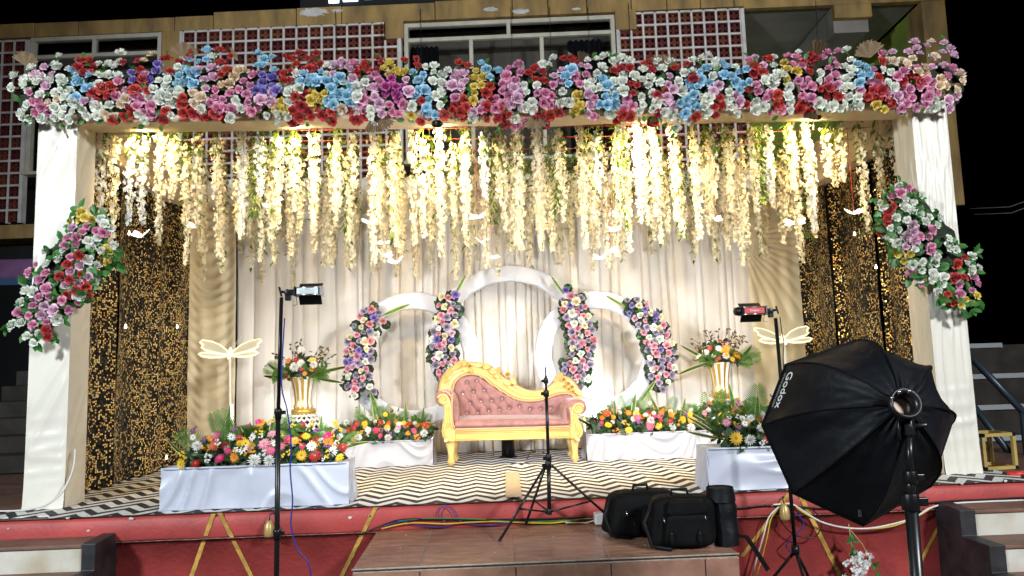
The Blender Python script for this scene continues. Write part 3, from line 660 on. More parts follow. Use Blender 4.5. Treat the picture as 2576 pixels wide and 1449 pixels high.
def scatter_leaves(name, m_, parent, pts, size, mi=0, n=1, dirfn=None):
    b = MB(); L = parent.location
    for p, nrm in pts:
        for k in range(n):
            d = (Vector(nrm)*random.uniform(.1, .6)+Vector((random.gauss(0, 1), random.gauss(0, .5), random.gauss(0, 1)))*.7) if dirfn is None else dirfn()
            s_ = size*random.uniform(.6, 1.3); leafshape(b, Vector(p)-L, d, nrm, s_, s_*.28, n=3)
    return tag(b.build(name, m_, parent), kind='stuff')
def parse(txt, x0, y0, k=1/3):
    out = []
    for tok in txt.split():
        a = tok.split(','); out.append((x0+float(a[0])*k, y0+float(a[1])*k, a[2], int(a[3]) if len(a) > 3 else 1))
    return out
# ---------------------------------------------------------------- garland on the front beam
G = []
G += parse("120,620,W,3 240,560,W,3 330,560,L,4 430,450,W,2 470,540,W,3 260,670,W,3 345,650,L 420,640,W,3 490,680,W,2 230,730,P,2 290,760,P 200,790,W 290,830,P,2 360,770,Q 430,750,Q 520,750,W,2 410,850,W,2 510,830,W,2 190,880,W,2 340,900,W,2 520,900,W 650,500,R,6 560,560,B,2 590,680,B,3 650,610,B,3 780,520,W,4 760,600,W,2 880,530,W,2 910,430,W,2 920,470,R 890,610,P 1000,600,V 1050,490,R,2 1110,430,C,2 1180,530,V 1130,600,V 1190,480,V 1090,560,P 1070,650,R,3 1230,440,R 1300,480,R,3 1270,560,W 1340,500,W 1300,640,W,3 1240,680,W,2 1100,690,W 1180,690,W,2 800,660,R,2 750,710,R,4 670,770,L,2 600,750,W 870,720,P 940,680,P 1010,720,P 1070,740,P 1160,740,W,2 820,790,W 905,790,Q 1030,800,P 1110,820,P,2 730,840,W,2 830,870,Q,2 970,870,R,2 850,910,R 1040,860,W 1090,910,W 1250,830,W 1240,870,R,2 1330,790,W,2 1380,740,R 1380,820,R,2 1300,720,W,2 1350,680,W 1440,400,R 1450,490,B,4 1420,580,B,2 1360,630,B 1560,410,B,2 1600,420,W 1550,540,L,3 1620,510,L 1540,630,L,2 1690,420,R,3 1680,500,R,2 1460,700,Q 1470,780,Q 1620,730,P 1680,750,P 1590,780,P 1640,820,P 1760,580,C 1670,640,C 1830,690,P,2 1840,610,P 1910,560,P 1520,830,W 1550,880,R 1660,870,R,2 1740,890,W 1820,820,W 1780,760,W", 0, 0)
G += parse("40,420,B,2 100,480,B,3 10,490,B 220,420,R 300,420,R,2 300,480,R 440,430,R,2 400,480,R,2 460,500,R,2 360,520,R 120,580,V 50,620,V 130,650,V 60,690,V 150,680,V 190,590,R,2 260,570,R,2 310,550,W 380,580,B,2 460,560,B,2 340,610,B 420,630,B 490,610,B,2 260,650,W,2 320,665,W 200,665,W 40,750,L 110,730,L,2 130,780,L 190,770,Y 150,820,Y 210,830,Y 240,730,W,2 260,790,W 300,730,R 370,710,R 420,720,Y,2 480,710,Y,2 440,780,Y,2 490,760,Y 310,820,R,2 370,820,R,2 430,850,R,2 300,900,R,2 80,870,W 160,860,W 230,880,W 160,930,W 540,490,W 530,560,W 590,520,L,2 640,500,L 680,470,L,2 740,470,P 560,640,B,2 610,610,B,2 570,700,B,2 600,760,B,2 545,760,B 630,710,B 720,550,L,2 730,610,L 665,620,W 790,530,R,2 880,480,R,3 930,490,R,2 720,680,B,2 680,720,B 710,780,B 790,640,W,2 830,600,L 900,560,P 880,620,L,2 800,700,L 890,700,L,2 760,730,W 840,760,P,2 790,780,P 810,830,L 650,830,Q 740,830,W 500,870,R 570,880,R,2 720,870,R,2 790,890,R,2 870,830,W 880,910,W,2 970,510,Y 1030,500,Y,2 1080,550,Y 1010,560,Y 1120,540,Y 1040,620,M,2 980,650,M 1040,680,M,2 1110,660,M 980,700,M 1070,740,M 1130,600,L 1150,690,L 1200,720,B 1010,790,P 1110,780,P 1090,830,P,2 1030,850,P 1170,870,Y 1180,800,W 1120,450,R 1210,440,R 1220,490,R 1200,570,B,2 1260,560,B 1230,640,B,2 1280,680,B 1300,750,B 1290,810,B 1320,860,B,2 1280,500,W 1350,490,W 1340,540,W 1410,560,W 1340,610,W 1400,660,W,2 1360,720,W 1390,790,W 1400,850,W 1250,760,R 1270,890,R,2 1450,850,R,2 1530,470,R 1600,490,R 1510,550,L 1560,550,L 1530,620,L,2 1580,610,L 1540,680,L 1500,740,P 1660,530,Y 1640,590,Y 1710,580,Y 1640,650,Y 1700,640,Y 1650,700,Y 1700,470,B 1740,520,B 1765,580,B 1830,530,B 1570,750,R 1520,820,R,2 1560,880,R 1490,870,R 1690,830,P 1640,850,L 1720,780,L 1640,890,W 1890,570,P 1910,510,P 1860,630,P 1910,640,P 1910,720,P 1810,740,P 1860,790,P 1810,820,P 1740,700,R 1760,780,R,2 1860,850,R,2 1740,900,R 1850,920,R,2 1900,900,R,2", 644, 0)
G += parse("50,480,P 65,540,P 30,600,P 40,680,L,2 90,640,W 110,690,W 40,740,L 70,810,L 130,790,W,2 230,480,W 310,430,W 280,480,W 170,510,R 230,540,R 180,600,R 240,610,R 190,640,W 390,440,R 440,430,R 470,460,R 380,530,L 320,570,L 365,610,L 450,520,B 410,570,B 190,700,P 250,700,P 300,730,P 310,640,P 240,780,P 380,690,W 370,780,W 430,770,W 570,450,W 640,440,W 690,420,W 570,500,L 520,490,L 560,560,P 510,630,P 640,550,W 600,610,W 570,640,W 620,670,W 680,600,B 720,640,B 750,680,W 660,660,W 500,720,Y 480,770,Y 510,800,Y 480,840,Y 580,710,L 620,740,P 590,830,L,2 620,880,P 710,730,B 780,720,B 720,790,B 780,790,B 270,910,R,2 180,900,R 110,920,P 20,900,W 30,950,P 770,460,W 830,430,W 890,450,W 770,530,R 820,510,R 890,510,R 840,560,W 830,610,W 840,680,W 770,610,W 930,570,W 990,600,W 1030,640,W 1050,580,W 990,520,W 1000,480,R 1030,460,R 1090,460,W 1190,460,W 1230,510,R 930,670,R,2 900,630,R 1130,700,R,2 1190,570,L 1180,640,L 1220,670,L 1170,730,L 1200,780,L,2 1120,620,W 1260,610,W 1290,680,W 1060,710,W 980,730,W 990,790,W 1100,770,W 1070,820,W 870,740,P 850,820,P 910,800,P 840,870,R 790,910,R 890,880,R 1090,890,R,2 740,860,W 1150,850,W 1200,890,W 1220,850,W 1320,480,R 1370,450,W 1430,430,W 1510,430,W,2 1360,530,W 1530,500,W 1370,590,R 1420,540,B 1470,510,B 1590,470,B 1620,500,B 1690,500,W 1520,570,W 1600,560,B 1650,570,B 1720,540,B 1340,640,B 1400,650,B 1420,600,B 1490,620,B 1560,640,L 1520,690,L 1700,650,B,2 1790,620,B 1640,690,W 1640,750,W 1570,740,R 1700,720,L 1720,770,L 1370,710,B 1430,730,W 1460,790,W 1270,780,B 1320,750,B 1320,800,B 1370,780,B 1310,860,B 1400,810,B 1530,810,R 1390,880,R 1470,850,W 1540,870,R 1700,860,W 1250,930,W,2 1330,920,W 1830,430,L 1790,450,P 1820,490,R 1890,540,R 1910,440,R 1900,490,L 1770,790,R 1860,690,P 1840,770,W 1910,600,W 1790,680,R 1920,740,P", 1288, 0)
G += parse("10,440,R 40,430,W 150,420,P 220,430,P 230,390,W 290,440,R,2 350,440,R 330,480,R 190,480,P 260,490,P 60,520,W,2 110,560,W 20,580,W,2 40,640,W 120,470,Y 140,520,Y 220,530,Y 140,600,Y 320,540,R 270,650,P 160,660,W 150,720,W 20,710,P 80,750,R,2 60,790,R 260,720,P 270,780,R 30,830,P 110,830,P 330,820,R 450,390,P 410,430,P 530,380,P 590,370,W 490,450,P 460,510,P 520,490,P 630,450,W 580,500,W 630,520,W 400,550,W 390,610,W 460,600,P 520,640,P 580,600,W 630,650,W 620,570,W 400,670,R 460,660,R 480,720,R,2 530,730,R 390,780,W 580,780,W 680,730,W 650,800,W 700,800,W 550,820,W 680,540,B 740,500,B 710,570,B 770,560,B 760,530,B 865,400,P 940,390,L 865,460,R 800,520,P 840,580,R 780,610,P 830,640,P 790,680,R 860,680,R 700,680,P 900,450,W 870,520,W 930,540,W 910,620,W 940,460,Q 1000,460,Q 910,710,L 830,750,R 920,750,R 850,810,Y,2 940,790,R 980,720,L 1000,760,L 980,570,P 1030,530,P 1020,610,R 1080,570,R 1150,610,R 1120,510,P 1170,550,C,2 1190,510,C 1090,440,Q 1110,310,L 1120,360,L 1060,390,L 1200,340,L 1230,310,Q 1330,320,L 1320,390,L 1400,410,L 1370,360,L 1240,470,L,2 1260,420,Q 1330,490,L 1360,570,P 1150,400,L 1310,590,C 1450,550,Q 1470,610,Q 1430,680,Q 1070,670,P 1210,640,P,2 1150,660,P 1090,740,P 1210,730,P 1050,780,P 1260,760,W 1370,750,L 1430,720,L 1010,820,P", 1932, 0)
def axis_y(x): return lerp(238, 212, x/2576)      # garland centre line in the photograph
_occ = []
for (x, y, c, n) in G:
    for k in range(n): _occ.append((x+(0 if n == 1 else 14*math.cos(k*2*PI/n+x)), y+(0 if n == 1 else 14*math.sin(k*2*PI/n+x)), c))
_fr = random.Random(5)
for xx_ in range(80, 2400, 9):          # fill the bare spots between the bunches with blooms of the nearest colour
    for yy_ in range(-52, 62, 9):
        X_, Y_ = xx_+_fr.uniform(-4, 4), axis_y(xx_)+yy_+_fr.uniform(-4, 4); nb = min(_occ, key=lambda o: (o[0]-X_)**2+(o[1]-Y_)**2)
        if (nb[0]-X_)**2+(nb[1]-Y_)**2 > 18**2: G.append((X_, Y_, nb[2], 1)); _occ.append((X_, Y_, nb[2]))
gr = empty('rose_garland', (0, YF-.06, HB+.28), 'long garland of multicoloured roses along the front beam', 'garland')
core = MB(); GL = gr.location
a0, a1 = at(70, axis_y(70)+4, YF+.02), at(2400, axis_y(2400)+4, YF+.02)
core.grid(lambda u, v: (lerp(a0.x, a1.x, u)-GL.x, .02+.11*math.cos(2*PI*v)*(1+.35*nz(u*40, math.cos(6.28*v)*2, math.sin(6.28*v)*2))+YF-.02-GL.y, lerp(a0.z, a1.z, u)-GL.z+.185*math.sin(2*PI*v)*(1+.3*nz(u*40, math.cos(6.28*v)*2, 3+math.sin(6.28*v)*2))), 160, 14, closev=True)
core.build('garland_core', M['core'], gr)
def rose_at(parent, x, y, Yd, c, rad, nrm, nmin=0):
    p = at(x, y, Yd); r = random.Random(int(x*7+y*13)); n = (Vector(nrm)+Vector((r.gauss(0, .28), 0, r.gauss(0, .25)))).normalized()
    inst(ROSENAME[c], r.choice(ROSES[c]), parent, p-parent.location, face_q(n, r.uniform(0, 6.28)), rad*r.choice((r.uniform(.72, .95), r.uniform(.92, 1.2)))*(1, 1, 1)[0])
    return p
lp = []
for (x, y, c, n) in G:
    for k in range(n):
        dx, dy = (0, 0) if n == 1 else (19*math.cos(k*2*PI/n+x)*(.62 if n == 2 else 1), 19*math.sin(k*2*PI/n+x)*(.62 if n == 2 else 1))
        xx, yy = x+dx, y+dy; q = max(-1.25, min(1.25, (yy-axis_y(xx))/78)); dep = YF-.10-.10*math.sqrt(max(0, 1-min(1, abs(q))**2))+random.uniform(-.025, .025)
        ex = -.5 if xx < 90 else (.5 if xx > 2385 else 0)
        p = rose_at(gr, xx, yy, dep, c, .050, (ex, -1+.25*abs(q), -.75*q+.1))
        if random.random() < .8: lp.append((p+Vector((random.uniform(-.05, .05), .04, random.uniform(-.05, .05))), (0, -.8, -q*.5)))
scatter_leaves('leaves', M['leaf'], gr, lp, .07, n=1)
for (x, y, k, sz, rot) in [(63, 165, 0, .10, .2), (462, 145, 0, .11, .1), (520, 232, 0, .13, -2.4), (660, 267, 0, .11, 2.6), (945, 278, 1, .17, 2.9), (1205, 262, 0, .13, 2.5), (1665, 185, 0, .14, 0), (1345, 285, 0, .13, 2.7), (2190, 145, 0, .13, -.3), (2385, 222, 0, .14, -2.2), (1455, 185, 2, .16, .3), (2050, 170, 2, .2, .25), (2040, 240, 2, .2, 3.3), (205, 282, 1, .1, 2.7), (1510, 262, 1, .1, 2.5)]:
    p = at(x, y, YF-.11); q = Matrix(((1, 0, 0), (0, 0, -1), (0, 1, 0))).to_quaternion() @ Quaternion((0, 0, 1), -rot); inst('palm_fan', FAN[k], gr, p-GL, q, sz*1.15)
for (x, y, rot, sz) in [(600, 155, -.5, .16), (158, 318, 2.7, .13), (1125, 270, 2.6, .16), (1400, 225, 3.1, .16), (1605, 290, 2.9, .14), (2005, 205, 3.0, .13), (2420, 212, -1.6, .13), (1830, 275, 2.3, .12)]:
    p = at(x, y, YF-.18); q = Matrix(((1, 0, 0), (0, 0, -1), (0, 1, 0))).to_quaternion() @ Quaternion((0, 0, 1), -rot); inst('dried_plume', PAMPAS, gr, p-GL, q, sz)
# ---------------------------------------------------------------- diagonal sprays on the pillars
LS = parse("610,150,Y 530,215,Y 600,205,Y 700,210,Y 640,190,Y 650,260,P 540,270,L 760,200,W 790,240,W 830,270,W 720,290,P 620,300,P 780,310,P 570,340,P 500,345,P 665,365,W 740,340,W 490,400,P 570,400,P 690,420,W 760,440,W 810,445,Y 860,400,W 830,500,Y 860,510,Y 820,540,Y 530,490,P 600,480,R 510,545,R 440,500,W 340,445,W 470,440,W 660,510,W 735,550,W 600,550,L 690,590,W 350,540,W 270,545,P 450,635,R 610,620,R 525,660,R 530,600,L 670,640,L 590,690,L 490,700,L 730,650,W 710,680,W 640,710,R 570,740,R 210,605,P 300,660,P 340,610,P 505,780,R 600,780,W 650,775,R 190,740,W 240,750,W 345,730,P 370,790,P 290,790,P 155,830,W 465,820,P 245,855,P 600,835,P 335,860,L 400,890,L 520,890,P 145,910,P 310,930,L 215,930,P 430,960,W 155,985,W 245,1000,P 350,980,P 85,1005,W 345,1040,R 360,1095,R 300,1070,W 200,1085,W 250,1140,W", 0, 483)
RS = parse("990,-45,W 1060,-35,P 1100,-10,P 935,30,P 1000,5,P 1040,45,W 870,110,W 850,80,Q 1100,75,W 1160,20,W 950,105,R 1030,110,W 1080,130,W 910,150,R 970,190,W 1050,210,W 1150,160,W 1190,220,W 905,200,R 905,240,R 930,270,W 990,285,W 1095,250,L 1105,295,L 1240,285,P 1215,340,P 1150,330,P 860,300,R 880,315,W 930,340,W 1065,320,L 1045,345,L 1110,370,L 975,390,W 1040,415,L 1220,190,W 1300,190,W 1280,250,W 1370,350,W 1370,410,W 1420,430,W 1240,405,P 1230,440,P 975,460,Y 1030,525,Y 1075,470,Y 1110,430,W 1090,550,W 1170,530,W 1280,490,W 1260,530,W 1160,590,W 1085,610,P 1145,660,W 1165,695,P 1250,610,W 1250,655,W 1330,640,W 1320,690,W 1285,750,W 1485,490,R 1545,480,W 1430,545,R 1510,540,W 1540,590,W 1600,570,W 1480,640,R 1410,650,R 1555,640,P 1585,690,P 1445,700,P 1540,740,P 1455,770,P 1355,770,R 1360,825,R 1400,820,R 1580,780,Y 1495,810,Y 1540,840,Y 1460,850,Y", 1932, 483)
for lst, label, A, B in ((LS, 'slanting spray of roses tied across the left pillar', (235, 560), (85, 830)), (RS, 'slanting spray of mostly white roses tied across the right pillar', (2260, 500), (2430, 740))):
    c = at((A[0]+B[0])/2, (A[1]+B[1])/2, YF-.08); sp = empty('rose_spray', c, label, 'flower spray'); lp = []
    ln = math.hypot(B[0]-A[0], B[1]-A[1]); ux, uy = (B[0]-A[0])/ln, (B[1]-A[1])/ln
    cm = MB(); wv_ = (-uy, ux)
    def cfn(u, v, A=A, B=B, wv_=wv_, c=c):
        rr = 62*math.sin(PI*(u*.92+.04))**.5*math.cos(2*PI*v)*(1+.25*nz(u*9, v*4)); return at(lerp(A[0], B[0], u)+wv_[0]*rr, lerp(A[1], B[1], u)+wv_[1]*rr, YF-.09+.07*math.sin(2*PI*v))-c
    cm.grid(cfn, 24, 12, closev=True); cm.build('spray_core', M['core'], sp)
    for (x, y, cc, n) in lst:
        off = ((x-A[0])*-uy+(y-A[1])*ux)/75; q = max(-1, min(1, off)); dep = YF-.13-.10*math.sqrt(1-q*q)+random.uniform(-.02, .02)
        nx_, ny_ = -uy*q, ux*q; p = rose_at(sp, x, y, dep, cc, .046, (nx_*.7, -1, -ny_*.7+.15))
        lp.append((p+Vector((random.uniform(-.05, .05), .035, random.uniform(-.05, .05))), (nx_*.5, -.9, -ny_*.4)))
    scatter_leaves('leaves', M['leaf'], sp, lp, .085, n=4)
# ---------------------------------------------------------------- hanging blossom strings
def string_meshes(seed, Ln, leafy):
    r = random.Random(seed); bl, lf, stm = MB(), MB(), MB()
    pth = [Vector((.012*math.sin(i*.9+seed), .012*math.cos(i*.7+seed), .12-(Ln+.12)*i/14)) for i in range(15)]
    stm.tube(pth, .0028, 4)
    z0 = -.02-(.14 if leafy else .03)
    n = int(185*(Ln+z0))
    for i in range(n):
        t = i/n; z = lerp(z0, -Ln, t)+r.uniform(-.01, .01); taper = 1-.55*max(0, t-.55)/.45; a = r.uniform(0, 6.28); rad = r.uniform(.008, .056)*taper
        c = Vector((rad*math.cos(a), rad*math.sin(a), z)); ax = Vector((math.cos(a)+r.gauss(0, .4), math.sin(a)+r.gauss(0, .4), r.uniform(-.7, .5))).normalized()
        s1 = ax.orthogonal().normalized(); s1 = Quaternion(ax, r.uniform(0, 6.28)) @ s1; s2 = ax.cross(s1); R = r.uniform(.0145, .0235)*(.75+.25*taper)
        for k in range(4):
            th = k*PI/2+r.uniform(-.2, .2); d = s1*math.cos(th)+s2*math.sin(th); e = s2*math.cos(th)-s1*math.sin(th); cup = r.uniform(.05, .6)
            bl.add([c, c+d*R*.65+e*R*.5+ax*R*cup*.5, c+d*R*1.15+ax*R*cup*r.uniform(.6, 1.2), c+d*R*.65-e*R*.5+ax*R*cup*.5], [(0, 1, 2), (0, 2, 3)], 0, True)
    for i in range(30 if leafy else 8):
        z = r.uniform(.04, -Ln*(.45 if leafy else .2)) if r.random() < .8 else r.uniform(0, -Ln); a = r.uniform(0, 6.28); c = Vector((.01*math.cos(a), .01*math.sin(a), z))
        leafshape(lf, c, (math.cos(a), math.sin(a), r.uniform(-.9, .1)), (0, 0, 1), r.uniform(.06, .1), .018, n=2)
    return stm.mesh('stem', M['stem']), bl.v and bl, lf.mesh('leaf_sprig', M['leaf_lime'])
SV = []
for i in range(9):
    st_, bl_, lf_ = string_meshes(20+i, (.78, .95, 1.05, .7, .88, 1.0, .6, .92, 1.12)[i], i % 3 != 2)
    SV.append((st_, {m_: bl_.mesh('blossom_chain', M[m_]) for m_ in ('blossom', 'blossom_cool')}, lf_))
def vine_mesh(seed, Ln):
    r = random.Random(seed); s = MB(); lf = MB(); s.tube([(.02*math.sin(i+seed), 0, .1-(Ln+.1)*i/8) for i in range(9)], .0025, 4)
    for i in range(70):
        z = -Ln*r.random(); a = r.uniform(0, 6.28); leafshape(lf, (.02*math.cos(a), .02*math.sin(a), z), (math.cos(a), math.sin(a), -.7), (0, 0, 1), r.uniform(.06, .09), .019, n=3, edge=1)
    return s.mesh('stem', M['stem']), lf.mesh('leaves', [M['leaf'], M['leaf_edge']])
VV = [vine_mesh(5, .8), vine_mesh(8, 1.0)]
rr = random.Random(12)
HG = 'blossom strings hanging from the stage canopy'
def hang(X, Y, k, cool, near):
    z = HB+.13+rr.uniform(-.03, .03)
    lab = 'cool white blossom string hanging from the front row of the canopy' if cool and near else ('warm white blossom string hanging from the front row of the canopy' if near else 'warm white blossom string hanging from the rear rows of the canopy')
    t = empty('blossom_string', (X, Y, z), lab, 'flower string', HG+(' front' if near else ' rear')+(' cool' if cool else '')); t.rotation_euler.z = rr.uniform(0, 6.28); sc = rr.uniform(.95, 1.28); t.scale = (1, 1, sc)
    st_, bl_, lf_ = SV[k]; inst('stem', st_, t, (0, 0, 0)); tag(inst('blossom_chain', bl_['blossom_cool' if cool else 'blossom'], t, (0, 0, 0)), kind='stuff'); tag(inst('leaf_sprig', lf_, t, (0, 0, 0)), kind='stuff')
for x in [216, 232, 262, 290, 330, 362, 405, 440, 500, 545, 610, 655, 700, 742, 790, 850, 890, 937, 985, 1062, 1105, 1170, 1217, 1262, 1302, 1352, 1400, 1460, 1500, 1547, 1600, 1640, 1690, 1745, 1790, 1832, 1890, 1930, 1985, 2030, 2075, 2112, 2160, 2205, 2245]:
    p = at(x, 320, 6.78+rr.uniform(-.05, .1)); k = rr.randrange(9)
    if x > 2200: k = 3
    hang(p.x, p.y, k, rr.random() < .22 or x in (262, 330, 1217), True)
for Yr in (7.12, 7.5, 7.95, 8.4, 8.85, 9.2):
    n = 28; 
    for i in range(n):
        X = lerp(-3.35, 3.4, (i+rr.uniform(.1, .9))/n)
        hang(X, Yr+rr.uniform(-.12, .12), rr.randrange(9), False, False)
for x in (640, 660, 870, 990, 1235, 1395, 1560, 1700, 1905, 2010, 560, 470):
    p = at(x, 330, rr.uniform(6.9, 8.3)); t = empty('leafy_vine', (p.x, p.y, HB+.1), 'trailing green and cream leaf vine hanging among the blossom strings', 'vine', 'leaf vines among the blossom strings'); v = VV[rr.randrange(2)]
    t.rotation_euler.z = rr.uniform(0, 6); inst('stem', v[0], t, (0, 0, 0)); tag(inst('leaves', v[1], t, (0, 0, 0)), kind='stuff')
for i, Y in enumerate((6.8, 7.12, 7.5)):
    s = MB(); s.tube([(lerp(-3.75, 3.75, k/10), Y+.02*math.sin(k), HB+.06-.05*math.sin(k*PI/10)) for k in range(11)], .003, 5); L = Vector((0, Y, HB)); rebase(s, L)
    tag(s.build('support_wire', M['red_wire'], loc=L), 'red support wire strung across under the canopy', 'wire', 'support wires of the blossom strings')
# ---------------------------------------------------------------- warm canopy spotlights (lit lamps seen under the front beam)
WARM = (1, .72, .34)
for i, x in enumerate((345, 742, 1100, 1640, 2052)):
    p = at(x, 312 if i != 4 else 292, 6.55); t = empty('spotlight', p, 'lit warm spotlight under the front beam, %s from the left' % ('first', 'second', 'third', 'fourth', 'fifth')[i], 'spotlight', 'warm spotlights under the front beam')
    d = (Vector((p.x*.8, 9.4, 1.3))-p).normalized()
    s = MB(); s.lathe([(.0, -.09), (.045, -.09), (.05, -.02), (.055, .0)], 14, axis=d); s.build('can', M['black_metal'], t)
    s = MB(); s.lathe([(.053, -.006), (.03, -.003), (.0, -.002)], 14, axis=d); s.build('lens', M['bulb'], t)
    s = MB(); s.tube([(0, 0, .0), (0, 0, .2)], .008, 6); s.build('bracket', M['black_metal'], t)
    spot('spotlight_beam', p+d*.02, p+d*5, 350, WARM, 145, .7, .15)
# uplights behind the sofa
UPC = (.84, .92, 1.0)
ups = [(.024, 8.83, 'black cylinder uplight on the carpet under the middle of the sofa'), (-.93, 8.72, 'black cylinder uplight behind the left sofa leg'), (.98, 8.72, 'black cylinder uplight behind the right sofa leg'),
       (-2.45, 8.9, 'black cylinder uplight behind the left flower bed'), (2.6, 8.9, 'black cylinder uplight behind the right flower bed')]
for i, (x, y, lab) in enumerate(ups):
    t = empty('uplight', (x, y, .008), lab, 'uplight', 'uplights on the stage floor')
    s = MB(); s.lathe([(0, 0), (.075, 0), (.075, .2), (.068, .21), (.066, .19), (0, .185)], 20); s.build('housing', M['black_plastic'], t)
    s = MB(); s.lathe([(.064, .192), (0, .194)], 20); s.build('lens', M['bulb_white'], t)
    s = MB(); s.box((0, 0, .012), (.2, .12, .02)); s.build('yoke_base', M['black_metal'], t)
    spot('uplight_beam', (x, y, .24), (x*1.0, 9.5, 1.9), 34, UPC, 150, .8, .05)
# ---------------------------------------------------------------- butterflies
def wing(mb, pts, th, mi, tf):
    n = len(pts); c = (sum(p[0] for p in pts)/n, sum(p[1] for p in pts)/n)
    for (k, mm_, dz) in ((1.0, mi, 0),):
        vs = [tf(p[0], p[1], th/2) for p in pts]+[tf(p[0], p[1], -th/2) for p in pts]
        mb.add(vs, [tuple(range(n)), tuple(range(2*n-1, n-1, -1))]+[(i, i+n, (i+1) % n+n, (i+1) % n) for i in range(n)], mm_, False)
UPW = [(0, 0), (.12, .2), (.35, .42), (.65, .55), (.95, .56), (1.0, .45), (.88, .3), (.92, .2), (.8, .1), (.5, .02), (.2, -.02)]
LOW = [(0, -.02), (.3, -.04), (.62, -.02), (.86, -.05), (.95, -.14), (.85, -.22), (.6, -.24), (.3, -.17), (.1, -.08)]
def butterfly(name, parent_loc, size, lift, tilt, yaw, m_wing, m_edge, label, group, wire_top=None):
    t = empty(name, parent_loc, label, 'butterfly light', group); R = Matrix.Rotation(yaw, 3, 'Z') @ Matrix.Rotation(tilt, 3, 'X')
    for sx in (-1, 1):
        for nm, P_ in (('upper_wing', UPW), ('lower_wing', LOW)):
            s = MB()
            def tf(a, b, h): 
                v = Vector((sx*a*math.cos(lift)*size, b*size, a*math.sin(lift)*size+h)); return R @ v
            wing(s, P_, .006 if size < .2 else .012, 0, tf); s.build(nm, m_wing, t)
            e = MB(); pts = [tf(a, b, 0) for a, b in P_]; e.tube(pts+[pts[0]], .004 if size < .2 else .011, 5); e.build('wing_edge', m_edge, t)
    s = MB(); s.tube([R @ Vector((0, -.25*size, .02)), R @ Vector((0, .1*size, .02)), R @ Vector((0, .3*size, .02))], [.012*size*4, .02*size*4, .008*size*4], 8); s.build('body', m_edge, t)
    if wire_top: s = MB(); s.tube([(0, 0, .01), (0, 0, wire_top)], .003, 4); s.build('hanging_wire', M['red_wire'], t)
    return t
hb = [(355, 597, 6.95, 'left of the first blossom strings over the sequin curtain'), (490, 572, 7.6, 'before the left swagged drape'), (680, 525, 7.4, 'high among the left blossoms'), (930, 562, 7.4, 'left of centre, above the left ring'), (967, 612, 8.0, 'upper one of the cluster above the left ring'), (968, 645, 8.4, 'middle one of the cluster above the left ring'), (995, 663, 7.8, 'lowest one of the cluster above the left ring'),
      (1200, 548, 7.2, 'brightest, high near the centre'), (1213, 612, 7.8, 'just above the top of the tall ring'), (1238, 650, 7.9, 'touching the top of the tall ring'), (1545, 580, 8.0, 'above the right ring, lower of a pair'), (1560, 545, 7.6, 'above the right ring, upper of a pair'), (1510, 652, 8.2, 'low above the right ring, left one'), (1535, 634, 7.9, 'low above the right ring, right one'), (1800, 555, 7.4, 'right of centre under the blossoms'), (2000, 562, 7.1, 'before the right swagged drape'), (2148, 538, 6.95, 'before the right sequin curtain')]
for i, (x, y, Y, wh) in enumerate(hb):
    p = at(x, y, Y); r = random.Random(i); butterfly('hanging_butterfly', p, r.uniform(.08, .1), r.uniform(.1, .7), r.uniform(.25, 1.2), r.uniform(-.6, .6), M['led'], M['led'], 'small glowing butterfly hanging '+wh, 'hanging butterfly lights', HB-p.z)
for (x, y, Y, yb, lab, yaw) in ((578, 893, 8.3, 1050, 'large glowing butterfly lamp on a stem at the left of the backdrop', .15), (1972, 858, 8.75, 1040, 'large glowing butterfly lamp on a stem at the right of the backdrop', -.1)):
    p = at(x, y, Y); t = butterfly('butterfly_lamp', p, .33, .2, .75, yaw, M['led_soft'], mat('led_edge', (.9, .85, .6), .4, emit=(1, .92, .62), es=.6), lab, None)
    s = MB(); s.tube([(0, 0, 0), (.01, 0, -p.z*.5), (.0, 0, -p.z+.01)], .016, 8); s.build('stem', M['wire_white'], t)
    s = MB(); s.tube([(.03, -.01, -p.z*.42), (.035, -.01, -p.z*.56), (.05, -.01, -p.z*.7)], .014, 8); s.build('light_tube', mat('led_tube', (.9, .9, .8), .4, emit=(1, .95, .75), es=1.6), t)
    for sx in (-1, 1): s = MB(); s.tube([(0, .06, .03), (sx*.05, .1, .16), (sx*.1, .1, .2)], .003, 4); s.build('antenna', M['wire_white'], t)
    s = MB(); s.lathe([(0, .02), (.11, .015), (.12, 0)], 18, c=(0, 0, -p.z+.006)); s.build('base', M['steel'], t)
# tiny fairy bulbs on the sequin seams
for i, (x, y, X, lab) in enumerate([(325, 588, -3.86, 'upper tiny fairy bulb on the left sequin curtain'), (316, 823, -3.86, 'middle tiny fairy bulb on the left sequin curtain'), (446, 823, -3.86, 'tiny fairy bulb on the inner seam of the left sequin curtain'), (419, 1152, -3.86, 'lowest fairy bulb on the left sequin curtain by the flower bed'), (2150, 590, 3.86, 'warm fairy bulb high on the right sequin curtain'), (2204, 673, 3.86, 'tiny fairy bulb on the seam of the right sequin curtain')]):
    d = _f*FV+_r*(x-1288)+_u*(724.5-y); p = CAM+d*((X-CAM.x)/d.x); s = MB(); s.ball((0, 0, 0), .013, 8); s.tube([(0, 0, .01), (0, 0, .03)], .006, 6)
    tag(s.build('fairy_bulb', mat('fairy', (1, .9, .7), .4, emit=(1, .86, .55), es=9), loc=p), lab, 'fairy light', 'fairy bulbs on the sequin curtains')
